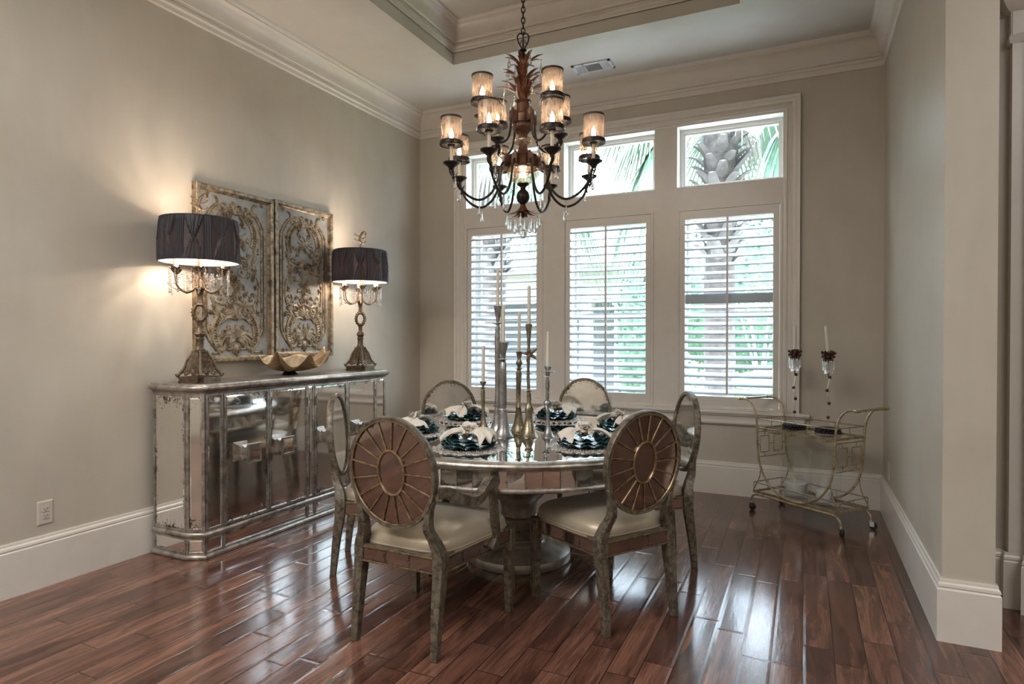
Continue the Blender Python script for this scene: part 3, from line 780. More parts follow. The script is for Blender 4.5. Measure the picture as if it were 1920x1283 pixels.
def face_panel(parent, p0, p1, z0, z1, w=.013, name='mirror_panel', fname='frame_strip', proud=.006, inset=.0015, mat='mirror', hinge=False):
    a = Vector((*p0, 0)); b = Vector((*p1, 0)); d = (b - a); L = d.length; d.normalize(); n = Vector((d.y, -d.x, 0))
    Mx = Matrix((d, n, Vector((0, 0, 1)))).transposed().to_4x4(); Mx.translation = a
    m = MB()
    m.box(0, w, -.004, proud, z0, z1, Mx); m.box(L - w, L, -.004, proud, z0, z1, Mx)
    m.box(w, L - w, -.004, proud, z0, z0 + w, Mx); m.box(w, L - w, -.004, proud, z1 - w, z1, Mx)
    fr = m.build(fname, MT['silver'], parent, smooth=False)
    # bevelled mirror plate
    m = MB(); bw = .012
    x0, x1, a0, a1 = w, L - w, z0 + w, z1 - w
    o = [(x0, .0, a0), (x1, .0, a0), (x1, .0, a1), (x0, .0, a1)]
    q = [(x0 + bw, inset + .0012, a0 + bw), (x1 - bw, inset + .0012, a0 + bw), (x1 - bw, inset + .0012, a1 - bw), (x0 + bw, inset + .0012, a1 - bw)]
    uv = lambda p: ((p[0] - x0) / (x1 - x0), (p[2] - a0) / (a1 - a0))
    fs = [(4, 5, 6, 7), (0, 1, 5, 4), (1, 2, 6, 5), (2, 3, 7, 6), (3, 0, 4, 7)]; pts = o + q
    ORIENT[0] = False
    m.add([Mx @ Vector(p) for p in pts], fs, [[uv(pts[i]) for i in f] for f in fs])
    m.build(name, MT[mat], fr if name == 'mirror_panel' and fname == 'door' else parent, smooth=False)
    ORIENT[0] = True
    return fr, Mx, L
zb0, zb1, zd0, zd1 = .030, .134, .172, 1.034
face_panel(sb, (0.004, -HC), (XF - .10, -HC), zd0, zd1, .014); face_panel(sb, (0.004, -HC), (XF - .10, -HC), zb0, zb1, .012)
face_panel(sb, (XF - .10, -HC), (XF, -HC + .055), zd0, zd1, .018); face_panel(sb, (XF - .10, -HC), (XF, -HC + .055), zb0, zb1, .012)
face_panel(sb, (XF, HC - .055), (XF - .10, HC), zd0, zd1, .018); face_panel(sb, (XF, HC - .055), (XF - .10, HC), zb0, zb1, .012)
face_panel(sb, (XF - .10, HC), (.004, HC), zd0, zd1, .014); face_panel(sb, (XF - .10, HC), (.004, HC), zb0, zb1, .012)
for (a, b) in ((-.916, -.786), (-.040, .034), (.780, .916)):
    face_panel(sb, (XF, a), (XF, b), zd0, zd1, .014); 
for (a, b) in ((-.918, -.784), (-.784, -.042), (-.042, .036), (.036, .778), (.778, .918)):
    face_panel(sb, (XF, a), (XF, b), zb0, zb1, .009)
doors = [(-.784, -.414), (-.410, -.042), (.036, .406), (.410, .778)]
KN = [-.55, -.285, .165, .57]
for i, (a, b) in enumerate(doors):
    fr, Mx, L = face_panel(sb, (XF + .002, a), (XF + .002, b), zd0 + .004, zd1 - .004, .014, fname='door', proud=.008, inset=.003)
    ky = a + (L - .115 if i % 2 == 0 else .115)
    ky = [-.600, -.300, .150, .585][i]
    kz = .622
    m = MB()
    sec = [(.0, .046), (.012, .030), (.030, .034), (.062, .056), (.070, .056)]
    vs = [(XF + .006 + x, ky + sy * h * .98, kz + sz * h * 1.14) for x, h in sec for sy, sz in ((-1, -1), (1, -1), (1, 1), (-1, 1))]
    fs = [(q * 4 + j, q * 4 + (j + 1) % 4, (q + 1) * 4 + (j + 1) % 4, (q + 1) * 4 + j) for q in range(4) for j in range(4)]
    m.add(vs, fs); x = XF + .006 + .070
    # raised rim of the knob face
    for q in ((-.056, -.044, -.0638, .0638), (.044, .056, -.0638, .0638), (-.044, .044, -.0638, -.050), (-.044, .044, .050, .0638)):
        m.box(x - .002, x + .004, ky + q[0] * .98, ky + q[1] * .98, kz + q[2], kz + q[3])
    kn = m.build('knob', MT['silver'], fr, smooth=False)
    m = MB(); m.box(x - .003, x + .001, ky - .044, ky + .044, kz - .050, kz + .050); m.build('knob_mirror', MT['mirror'], kn, smooth=False) if False else m.build('mirror_inset', MT['mirror'], sb, smooth=False)
    for z in (zd0 + .13, zd1 - .13):
        m = MB(); hy = a + .004 if i % 2 == 0 else b - .004
        m.lathe([(.004, -.035), (.004, .035)], 8, Matrix.Translation((XF + .010, hy, z))); m.build('hinge', MT['artdark'], fr)

# ================================================================ CARVED PANELS
def art_panel(y0, y1, z0, z1, label, seed):
    random.seed(seed); w = (y1 - y0); h = z1 - z0
    root = empty('carved_wall_panel', (0, (y0 + y1) / 2, z0)); tag(root, label, 'wall art', 'pair of carved panels above the sideboard')
    Mx = Matrix(((0, 0, 1, 0), (1, 0, 0, 0), (0, 1, 0, 0), (0, 0, 0, 1)))   # (a, b, depth) -> (x=depth, y=a, z=b)
    hw = w / 2
    def T(m): m.v = [tuple(Mx @ Vector(v)) for v in m.v]; return m
    # frame
    m = MB(); prof = [(0, 0), (0, .045), (.004, .050), (.026, .050), (.030, .044), (.032, .030), (.040, .026), (.044, .022)]
    vs = []; k = len(prof)
    for (sx, b) in ((-1, 0), (1, 0), (1, h), (-1, h)):
        for d, t in prof: vs.append((sx * (hw - d), b + (d if b == 0 else -d), t))
    m.add(vs, [(i * k + a, ((i + 1) % 4) * k + a, ((i + 1) % 4) * k + a + 1, i * k + a + 1) for i in range(4) for a in range(k - 1)])
    T(m).build('frame', MT['artgold'], root, ang=30)
    m = MB(); m.box(-hw + .04, hw - .04, .04, h - .04, .004, .020); T(m).build('ground_board', MT['artback'], root, smooth=False)
    D = .020; kx = (hw - .045) / .29; ky = h / 1.26
    m = MB(); dk = MB()
    def tube2(pts, ws, mm=None, fl=.75, seg=7, d=D):
        pts = [Vector((x * kx, y * ky, d)) for x, y in pts]; (mm or m).tube(pts, [w * 1.55 for w in ws], seg, fl=.95, ref=(0, 0, 1))
    def curve(P, w0, w1=None, wm=None, n=6, both=True, mm=None, d=D):
        Q = [(p.x, p.y) for p in cr_pts([(a, b, 0) for a, b in P], n)]; w1 = w0 if w1 is None else w1
        N = len(Q); ws = [lerp(w0, w1, i / (N - 1)) if wm is None else (lerp(w0, wm, i / (N - 1) * 2) if i < N / 2 else lerp(wm, w1, i / (N - 1) * 2 - 1)) for i in range(N)]
        for s_ in ((1, -1) if both else (1,)): tube2([(s_ * x, y) for x, y in Q], ws, mm, d=d)
    def spiral(cx, cy, r, turns, a0, dr, w0, w1, both=True):
        N = int(14 * turns) + 2; P = []
        for i in range(N):
            t = i / (N - 1); a = a0 + dr * turns * 2 * PI * t; rr = r * (1 - .82 * t); P.append((cx + rr * math.cos(a), cy + rr * math.sin(a)))
        for s_ in ((1, -1) if both else (1,)): tube2([(s_ * x, y) for x, y in P], [lerp(w0, w1, i / (N - 1)) for i in range(N)])
        for s_ in ((1, -1) if both else (1,)): m.ball((s_ * cx * kx, cy * ky, D + .006), w0 * 1.1, 8, 5)
    def fan(cx, cy, base, spread, n, L, w, curl=.3, both=False):
        for k_ in range(n):
            a = base + spread * ((k_ / (n - 1)) - .5 if n > 1 else 0); s_ = 1 if a < base else -1
            l = L * (1 - .35 * abs((k_ / (n - 1)) - .5) * 2 if n > 1 else 1)
            P = [(cx + math.cos(a - s_ * curl * t * t) * l * t, cy + math.sin(a - s_ * curl * t * t) * l * t) for t in [q / 7 for q in range(8)]]
            ws = [w * (.35 + 1.0 * math.sin(PI * min(1, .15 + t * .8))) for t in [q / 7 for q in range(8)]]
            for sg in ((1, -1) if both else (1,)): tube2([(sg * x, y) for x, y in P], ws)
    def flower(cx, cy, r, both=True):
        for sg in ((1, -1) if both else (1,)):
            for k_ in range(6):
                a = k_ * PI / 3 + cx * 9; m.ball(((sg * cx + r * .75 * math.cos(a)) * kx, (cy + r * .75 * math.sin(a)) * ky, D + .006), r * .55, 7, 4, .6)
            m.ball((sg * cx * kx, cy * ky, D + .014), r * .32, 7, 4)
    def ribbed(cx, cy, r, a0, a1, w, n, rx=1.0):
        """rocaille: fat C-scroll with cross ribs"""
        P = [(cx + rx * r * math.cos(lerp(a0, a1, t / 20)), cy + r * math.sin(lerp(a0, a1, t / 20))) for t in range(21)]
        for off, ww in ((-w, .0055), (w, .0075)):
            Q = [(cx + rx * (r + off) * math.cos(lerp(a0, a1, t / 20)), cy + (r + off) * math.sin(lerp(a0, a1, t / 20))) for t in range(21)]
            for s_ in (1, -1): tube2([(s_ * x, y) for x, y in Q], [ww * (.5 + .5 * math.sin(PI * (.1 + .8 * t / 20)) + .3) for t in range(21)])
        for k_ in range(n):
            a = lerp(a0, a1, (k_ + .5) / n)
            for s_ in (1, -1):
                tube2([(s_ * (cx + rx * (r + q * w) * math.cos(a + .03 * q)), cy + (r + q * w) * math.sin(a + .03 * q)) for q in (-.9, -.3, .3, .9)], [.004, .0062, .0062, .004], seg=6)
    # double architectural moulding, arched at the head
    for dx, ww in ((0, .0075), (.028, .006)):
        e_ = dx
        curve([(.262 - e_, .30), (.262 - e_, .62), (.262 - e_, .95), (.250 - e_, 1.03), (.20 - e_ * .8, 1.105 - e_ * .5), (.150, 1.15 - e_), (.165, 1.185), (.19, 1.19)], ww, ww * .8, mm=m)
        curve([(.262 - e_, .30), (.255 - e_, .22), (.205 - e_ * .8, .14 + e_ * .3), (.15, .095 + e_ * .5), (.165, .066), (.20, .062)], ww, ww * .8)
    curve([(.248, .26), (.248, .62), (.248, .97)], .009, .009, mm=dk, d=D - .004)
    # head: palmette, volutes, ribbed C scrolls
    fan(0, 1.09, PI / 2, 2.0, 7, .095, .0085)
    spiral(.070, 1.085, .034, 1.5, -PI / 2, -1, .009, .004); curve([(.075, 1.115), (.125, 1.135), (.175, 1.10), (.205, 1.06)], .009, .004)
    ribbed(0, .935, .175, R(58), R(-28), .022, 13, .98)
    fan(.13, 1.105, R(35), 1.0, 4, .06, .006, both=True)
    # medallion cluster
    if seed % 2:
        for q in range(9): flower(random.uniform(-.06, .07), random.uniform(.88, 1.0), random.uniform(.014, .022), False)
        for q in range(6):
            a = q * 1.1; curve([(0, .94), (.05 * math.cos(a), .94 + .05 * math.sin(a)), (.10 * math.cos(a + .3), .94 + .085 * math.sin(a + .3))], .006, .003, both=False)
    else:
        for q in range(11): curve([(.02, .95), (.02 + .05 * math.cos(q * .57), .95 + .03 * math.sin(q * .57 + .4)), (.02 + .095 * math.cos(q * .57 + .25), .95 + .065 * math.sin(q * .57 + .2))], .008, .003, both=False)
        for q in range(5): flower(-.06 + .02 * q, .90 + .02 * math.sin(q), .014, False)
    # shoulders and festoon
    curve([(.165, .84), (.175, .79), (.150, .75), (.165, .70), (.190, .66)], .010, .005); fan(.165, .83, R(20), 1.6, 5, .055, .006, both=True); fan(.15, .74, R(-20), 1.4, 4, .05, .006, both=True)
    curve([(.15, .80), (.09, .775), (.04, .79), (0, .80)], .008, .006); fan(0, .80, R(-90), 1.9, 7, .075, .0075)
    spiral(.085, .715, .034, 1.2, R(120), -1, .008, .004); curve([(.05, .70), (.025, .655), (.06, .63), (.11, .64)], .007, .004)
    for q in range(7): flower(.175 - .004 * q, .69 - .013 * q, .011)
    curve([(.19, .64), (.203, .60), (.207, .54), (.205, .47), (.19, .43)], .0065, .0065); flower(.205, .60, .009); flower(.205, .49, .009)
    # bouquet / drop
    bz = .60 if seed % 2 else .60
    for q in range(16): flower(random.uniform(-.045, .045) * (1 - q / 26), bz + .03 - q * .0085, random.uniform(.012, .019), False)
    fan(0, .52, R(-90), .9, 5, .07, .007); curve([(0, .44), (.02, .47), (.022, .50)], .006, .005); curve([(0, .44), (.05, .425), (.075, .455)], .008, .004)
    # lower cartouche
    curve([(.085, .44), (.125, .425), (.165, .43), (.182, .47)], .007, .003)
    spiral(.105, .385, .042, 1.1, R(60), 1, .009, .005); curve([(.152, .43), (.166, .385), (.15, .345), (.185, .325)], .010, .005); fan(.165, .40, R(0), 1.8, 5, .04, .0055, both=True); fan(.145, .33, R(60), 1.4, 4, .05, .006, both=True)
    fan(0, .335, PI / 2, 2.6, 9, .085, .0075); m.ball((0, .325 * ky, D + .012), .017, 9, 6)
    curve([(.01, .315), (.06, .325), (.10, .305), (.12, .28)], .009, .006)
    for q in range(4): flower(.03 + .012 * q, .42 - .004 * q, .010)
    ribbed(0, .205, .178, R(48), R(-48), .021, 14, 1.0)
    fan(0, .15, PI / 2, .5, 3, .125, .010, .0)
    for (L_, a, c_) in ((.15, 55, -1.1), (.135, 38, -1.2), (.115, 20, -1.1), (.09, 2, -.9)):
        P = [(math.cos(R(a) + c_ * t * t * .9) * L_ * t + .004, .155 + math.sin(R(a) + c_ * t * t * .9) * L_ * t) for t in [q / 9 for q in range(10)]]
        for sg in (1, -1): tube2([(sg * x, y) for x, y in P], [.0085 * (.5 + math.sin(PI * min(1, .1 + .85 * q / 9))) for q in range(10)])
    spiral(.062, .112, .030, 1.4, R(180), 1, .009, .004); curve([(.09, .105), (.13, .085), (.17, .10), (.205, .13)], .010, .005)
    fan(0, .125, R(-90), .9, 5, .085, .010, .1); fan(.11, .10, R(-60), 1.2, 4, .04, .006, both=True)
    for (x, y) in ((.07, .86), (.115, .80), (.06, .745), (.14, .705), (.115, .655), (.045, .69), (.175, .56), (.155, .50), (.06, .56), (.085, .50), (.03, .60), (.13, .455), (.045, .475), (.20, .36), (.09, .335), (.055, .37), (.215, .255), (.06, .26), (.10, .215), (.045, .20), (.12, .155), (.215, .18), (.03, 1.15), (.10, 1.14), (.215, .99), (.06, 1.02), (.10, .90)):
        a = random.uniform(0, 6.28)
        spiral(x, y, .019, 1.1, a, random.choice((-1, 1)), .0052, .003); fan(x, y, a + 2, 1.3, 3, .036, .0048, both=True)
    # corner bosses
    for bx, by in ((.235, .062), (.235, 1.20)): flower(bx, by, .014)
    T(m); m.build('carving', MT['artgold'], root, ang=50); T(dk); dk.build('groove', MT['artdark'], root)
art_panel(-2.822, -2.130, 1.212, 2.470, 'left carved gilt scrollwork panel, partly hidden behind the nearer lamp', 1)
art_panel(-2.112, -1.448, 1.228, 2.486, 'right carved gilt scrollwork panel, hanging above the shell bowl', 2)

# ================================================================ TABLE LAMPS
def strand(m, top, n, rb, drop, seg=6):
    """bead strand hanging from a point, ending in a drop"""
    x, y, z = top
    for i in range(n):
        m.ball((x, y, z - rb * 2.1 * (i + .5)), rb * (1 if i % 2 else .75), seg, 4)
    zb = z - rb * 2.1 * n
    m.lathe([(.0004, zb), (rb * .6, zb - drop * .25), (rb * 1.35, zb - drop * .7), (rb * .9, zb - drop * .92), (.0004, zb - drop)], seg, Matrix.Translation((x, y, 0)))
def build_lamp(loc, label, rz):
    root = empty('table_lamp', loc, rz); tag(root, label, 'lamp', 'pair of candelabra lamps on the sideboard'); B = MT['lampbronze']
    m = MB()
    for (h_, z0, z1) in ((.103, 0, .010), (.098, .010, .026), (.103, .026, .034), (.092, .034, .040)):
        c = h_ * .72
        for (ax, ay) in ((h_, c), (c, h_)): m.box(-ax, ax, -ay, ay, z0, z1 + (.0004 if ax > ay else 0))
    m.build('base_plate', B, root, smooth=False)
    # pierced pyramid
    def half(t): return .030 + .058 * (1 - t) ** 1.7 + .010 * math.sin(PI * min(1, (1 - t) * 1.25)) ** 2
    z0, z1 = .052, .205; m = MB()
    for k_ in range(4):
        Rm = Matrix.Rotation(k_ * PI / 2, 4, 'Z')
        pts = [Rm @ Vector((half(t), half(t), lerp(z0, z1, t))) for t in [i / 12 for i in range(13)]]
        pts = [Rm @ Vector((.088, .088, .040)), Rm @ Vector((.096, .096, .056))] + pts
        m.tube(pts, [.009, .012] + [.0105 - .004 * i / 12 for i in range(13)], 8)
        m.ball(Rm @ Vector((.090, .090, .047)), .013, 8, 6)
        # rail curves along the faces and lattice
        def fp(s_, t): h_ = half(t); return Rm @ Vector((s_ * h_, h_ * 1.0 + .0, lerp(z0, z1, t)))
        n = 5
        for q in range(-n, n + 1):
            for sg in (-1, 1):
                P = []
                for i in range(11):
                    t = i / 10; s_ = q / n * 1.2 + sg * (t * 2.0 - .9)
                    if abs(s_) <= .98 and t >= .06 + .06 * math.cos(s_ * 6): P.append(fp(s_, t))
                if len(P) > 2: m.tube(P, .0023, 5)
        m.tube([fp(s_, .05 + .055 * math.cos(s_ * 9)) for s_ in [i / 14 * 2 - 1 for i in range(15)]], .005, 6)
        m.tube([fp(s_, .97) for s_ in (-1, -.5, 0, .5, 1)], .006, 6)
    m.build('pierced_foot', B, root, ang=60)
    m = MB()
    def oct_(r, a, z): q = 1 + .07 * math.cos(4 * a) + .05 * math.cos(8 * a + z * 40); return (r * q * math.cos(a), r * q * math.sin(a), z)
    m.lathe([(.030, .20), (.034, .212), (.026, .225), (.024, .27), (.030, .285), (.024, .292), (.026, .30), (.036, .315), (.030, .330), (.017, .345), (.016, .375), (.021, .392), (.026, .402)], 24, fn=oct_)
    m.lathe([(.026, .505), (.018, .52), (.016, .56), (.020, .585), (.026, .600), (.036, .606), (.036, .616), (.022, .625), (.018, .66), (.010, .67)], 24, fn=oct_)
    # open oval ring cast into the stem
    for (rr, ww) in ((.036, .0125),):
        P = [(math.cos(a) * rr * math.cos(R(45)), math.cos(a) * rr * math.sin(R(45)), .455 + .052 * math.sin(a)) for a in [2 * PI * i / 28 for i in range(28)]]
        m.tube(P, [ww + .003 * math.sin(i * PI) for i in range(28)], 8, closed=True)
        for i in range(18):
            a = 2 * PI * i / 18; q = Vector((math.cos(a) * (rr + .013) * .707, math.cos(a) * (rr + .013) * .707, .455 + (.052 + .013) * math.sin(a))); m.ball(q, .0055, 6, 4)
    m.build('stem', B, root, ang=50)
    zc = .715
    for k_ in range(6):
        a = k_ * PI / 3 + R(12); d = Vector((math.cos(a), math.sin(a), 0))
        P = cr_pts([d * .018 + Vector((0, 0, .645)), d * .045 + Vector((0, 0, .60)), d * .095 + Vector((0, 0, .585)), d * .145 + Vector((0, 0, .62)), d * .158 + Vector((0, 0, .68)), d * .158 + Vector((0, 0, zc - .01))], 5)
        m = MB(); m.tube(P, [.0065 - .002 * i / len(P) for i in range(len(P))], 7)
        # leaf tip curling away from the arm
        m.tube(cr_pts([d * .125 + Vector((0, 0, .60)), d * .155 + Vector((0, 0, .60)), d * .185 + Vector((0, 0, .618))], 4), [.006, .008, .007, .005, .004, .003, .002, .001, .001], 6, fl=.4)
        arm = m.build('arm', B, root)
        m = MB(); Tm = Matrix.Translation(d * .158 + Vector((0, 0, zc)))
        m.lathe([(.006, -.012), (.016, -.006), (.027, .010), (.034, .018), (.036, .020), (.028, .014), (.014, .008), (.0121, .024)], 16, Tm, fn=lambda r, a_, z: (r * (1 + .12 * math.cos(6 * a_) * (r > .02)) * math.cos(a_), r * (1 + .12 * math.cos(6 * a_) * (r > .02)) * math.sin(a_), z + (.006 * math.cos(6 * a_) if r > .03 else 0)))
        m.build('drip_pan', B, arm)
        m = MB(); m.lathe([(.011, .012), (.011, .115), (.009, .118)], 12, Tm); m.build('candle_sleeve', MT['sheath'], arm)
        m = MB(); m.lathe([(.004, .115), (.010, .128), (.011, .14), (.007, .158), (.001, .176)], 10, Tm); m.build('bulb', MT['bulb_lamp'], arm)
        light('bulb_light', d * .158 + Vector((0, 0, zc + .15)), LAMP_W, (1, .86, .70), .014, root)
        for q in (-1, 0, 1):
            aa = a + q * .22; e_ = Vector((math.cos(aa), math.sin(aa), 0)) * (.192 if q == 0 else .182); m = MB(); strand(m, (e_.x, e_.y, zc + .015), 7 + (5 if q == 0 else 0), .0055, .024); m.build('crystal_strand', MT['crystal'], root, ang=30)
        for rr_, zz_, n_, b_, l_ in ((.125, .69, 6, .006, .03), (.165, .70, 9, .005, .026)):
            aa = a + R(30); m = MB(); strand(m, (rr_ * math.cos(aa), rr_ * math.sin(aa), zz_), n_, b_, l_); m.build('crystal_strand', MT['crystal'], root, ang=30)
        m = MB()
        for q in range(6):
            aa = a + R(30) + (q - 2.5) * .09; e_ = Vector((math.cos(aa), math.sin(aa), 0)) * (.135 - .012 * abs(q - 2.5)); m.ball((e_.x, e_.y, .66 + .010 * abs(q - 2.5) ** 1.5), .006, 6, 4)
        m.tube(cr_pts([d * .055 + Vector((0, 0, .64)), d * .11 + Vector((0, 0, .66)), d * .15 + Vector((0, 0, .735))], 4), .0016, 4)
        m.build('crystal_swag', MT['crystal'], root, ang=30)
    # shade: pinched pleats outside, pale lining inside
    zs0, zs1, rb, rt_ = .780, 1.052, .240, .228
    NP = 9; nu, nv = NP * 40, 17; flat = []
    def sh(i, j):
        v = j / (nv - 1); th = 2 * PI * i / nu; R0 = lerp(rb, rt_, v); s_ = (i % 40) / 40.0; w_ = .10 + .90 * abs(2 * v - 1) ** .85
        q = 0
        if s_ < .30: r = R0 + .0022 * math.cos(s_ / .30 * 2 * PI * 4) + .003
        else:
            x = (s_ - .65) / .35
            if abs(x) < w_ * .96: r = R0 + .0035 + .006 * (1 - w_) + .0022 * math.cos(x / w_ * PI * 4)
            else: r = R0 - .003; q = 1
        if j in (0, nv - 1): r = R0 + .002; q = 0
        return (r * math.cos(th), r * math.sin(th), lerp(zs0, zs1, v)), q
    vs = []; qs = []
    for i in range(nu):
        for j in range(nv): p, q = sh(i, j); vs.append(p); qs.append(q)
    m = MB(); fs = [(i * nv + j, ((i + 1) % nu) * nv + j, ((i + 1) % nu) * nv + j + 1, i * nv + j + 1) for i in range(nu) for j in range(nv - 1)]
    m.add(vs, fs); ORIENT[0] = False; o = m.build('lamp_shade', [MT['shade'], MT['sheer']], root, ang=35); ORIENT[0] = True
    for p in o.data.polygons:
        if sum(qs[v] for v in p.vertices) >= 3: p.material_index = 1
    for z, r in ((zs0, rb), (zs1, rt_)):
        m = MB(); m.tube([(r * math.cos(a), r * math.sin(a), z) for a in [2 * PI * i / 64 for i in range(64)]], .0045, 6, closed=True); m.build('shade_trim', MT['shade'], o)
    m = MB(); m.lathe([(rb - .007, zs0 + .001), (rt_ - .007, zs1 - .001)], 64, cap=False); ORIENT[0] = False; m.build('shade_lining', MT['lining'], o); ORIENT[0] = True
    m = MB(); m.lathe([(.009, .66), (.005, .68), (.005, 1.055), (.016, 1.06), (.008, 1.10)], 12)
    for k_ in range(3):
        a = k_ * 2 * PI / 3; m.tube([(0, 0, 1.03), (.224 * math.cos(a), .224 * math.sin(a), 1.035)], .002, 5)
    m.build('shade_rod', B, root)
    m = MB(); m.tube(cr_pts([(0, 0, 1.10), (.006, .006, 1.12), (-.004, -.004, 1.15), (.004, .004, 1.195), (.022, .022, 1.225), (.034, .034, 1.21), (.026, .026, 1.195)], 5), [.013] * 6 + [.017] * 6 + [.015] * 6 + [.012] * 6 + [.010] * 6 + [.006], 7, fl=.7)
    for (z, s_) in ((1.12, 1), (1.14, -1), (1.165, 1), (1.185, -1)):
        m.tube(cr_pts([(0, 0, z), (.018 * s_, .018 * s_, z + .004), (.034 * s_, .034 * s_, z + .018), (.030 * s_, .030 * s_, z + .026)], 4), [.011 - .0006 * i for i in range(13)], 6, fl=.6)
    m.build('finial', B, root, ang=60)
    return root
t_ = NT('sheer_shade_cloth'); a_ = t_.bsdf((.016, .013, .0145), .5, 0, link=False); b_ = t_.n('BsdfTranslucent'); t_.val(b_, 'Color', (.045, .036, .038)); x_ = t_.n('MixShader'); x_.inputs[0].default_value = .3
t_.l(a_.outputs[0], x_.inputs[1]); t_.l(b_.outputs[0], x_.inputs[2]); t_.l(x_.outputs[0], t_.out.inputs[0]); MT['sheer'] = t_.m
build_lamp((.285, -2.985, SH), 'nearer candelabra table lamp with pleated black drum shade, at the left end of the sideboard', R(8))
build_lamp((.285, -1.370, SH), 'farther candelabra table lamp with pleated black drum shade, at the window end of the sideboard', R(3))

# ================================================================ SHELL BOWL
root = empty('shell_bowl', (.25, -2.10, SH)); tag(root, 'gilded fluted clam shell bowl in the middle of the sideboard', 'bowl')
def shell(u, v):
    th = lerp(R(-94), R(94), u); ph = th * 1.0
    fl = 1 - 2 * abs(math.sin(3.7 * th + .35)); rr = v
    Rx = .335 * (1 + .06 * fl); 
    y = Rx * math.sin(th) * rr ** .9; x = .19 * (math.cos(th) * rr) * (1 + .08 * fl) - .07 * (1 - rr)
    z = .040 + .112 * rr ** 1.9 * (1 - .18 * math.cos(th)) + .056 * fl * rr ** 1.4 - .012 + .02 * abs(math.sin(th)) ** 3 * rr
    return (x - .03, y, z)
m = MB(); m.grid(shell, 161, 18)
def shell2(u, v):
    th = lerp(R(94), R(266), u); Rx = .335; rr = v
    return (.11 * math.cos(th) * rr - .07 * (1 - rr) - .03, Rx * math.sin(th) * rr ** .9, .028 + .115 * rr ** 1.8 + .012 * math.cos(th * 7) * rr)
m.grid(shell2, 60, 12)
ORIENT[0] = False
o = m.build('shell', MT['shell'], root, ang=70); solid(o, .007, 0); ORIENT[0] = True
m = MB()
m.lathe([(.055, 0), (.058, .006), (.050, .014), (.040, .026), (.034, .040), (.001, .041)], 20, Matrix.Translation((-.07, 0, 0))); m.build('foot', MT['bronze'], root)
# ================================================================ DINING TABLE
tb = empty('pedestal_dining_table', (TX, TY, 0)); tag(tb, 'round silver pedestal dining table with a mirrored top and mirror-tiled apron', 'table')
RG = .930; RO = .975
m = MB(); m.lathe([(RG - .03, TZ - .022), (RG, TZ - .004), (RG + .008, TZ - .001), (RG + .016, TZ - .001), (RO - .012, TZ - .006), (RO, TZ - .014), (RO + .002, TZ - .024), (RO - .008, TZ - .036), (RO - .016, TZ - .040), (RO - .018, TZ - .048), (RO - .030, TZ - .050), (.20, TZ - .050)], 128, cap=False); m.build('top_rim', MT['silver'], tb, ang=50)
m = MB(); m.lathe([(.01, TZ - .012), (RG, TZ - .012), (RG, TZ - .0015), (RG - .006, TZ), (.0001, TZ)], 128); m.build('mirror_top', MT['tabletop'], tb, ang=50)
m = MB(); m.lathe([(RO - .040, TZ - .05), (RO - .040, TZ - .160), (.90, TZ - .160), (.90, TZ - .05)], 128, cap=False)
m.lathe([(RO - .040, TZ - .136), (RO - .024, TZ - .138), (RO - .020, TZ - .146), (RO - .024, TZ - .156), (RO - .036, TZ - .160)], 128, cap=False); m.build('apron', MT['silver'], tb, ang=50)
m = MB(); NTI = 68; random.seed(11); ORIENT[0] = False
for k in range(NTI):
    a0 = 2 * PI * (k + .03) / NTI; a1 = 2 * PI * (k + .97) / NTI; r = RO - .037; j0 = random.uniform(-.0028, .0028); j1 = random.uniform(-.007, .004)
    m.add([((r + j0) * math.cos(a0), (r + j0) * math.sin(a0), TZ - .136 ), ((r - j0) * math.cos(a1), (r - j0) * math.sin(a1), TZ - .136), ((r - j0 + j1) * math.cos(a1), (r - j0 + j1) * math.sin(a1), TZ - .052), ((r + j0 + j1) * math.cos(a0), (r + j0 + j1) * math.sin(a0), TZ - .052)], [(0, 1, 2, 3)], [[(0, 0), (1, 0), (1, 1), (0, 1)]])
m.build('mirror_tile_band', MT['tile'], tb, smooth=False); ORIENT[0] = True
m = MB(); m.lathe([(.16, TZ - .16), (.20, TZ - .16), (.205, TZ - .175), (.222, .59), (.232, .555), (.230, .515), (.212, .465), (.180, .415), (.150, .385), (.128, .365), (.118, .35), (.112, .30), (.110, .268), (.125, .262), (.130, .250), (.120, .240), (.108, .236), (.118, .222), (.128, .205), (.118, .190), (.108, .185), (.124, .178), (.128, .168), (.112, .160), (.108, .150), (.128, .138), (.134, .122), (.120, .112)], 64, cap=False)
m.build('pedestal', MT['silver_dark'], tb, ang=50)
m = MB(); m.lathe([(.10, .125), (.150, .118), (.165, .112), (.170, .100), (.200, .097), (.215, .088), (.245, .078), (.285, .066), (.310, .058), (.326, .052), (.329, .040), (.329, .004), (.325, 0), (.10, 0)], 72); m.build('base', MT['silver_base'], tb, ang=50)

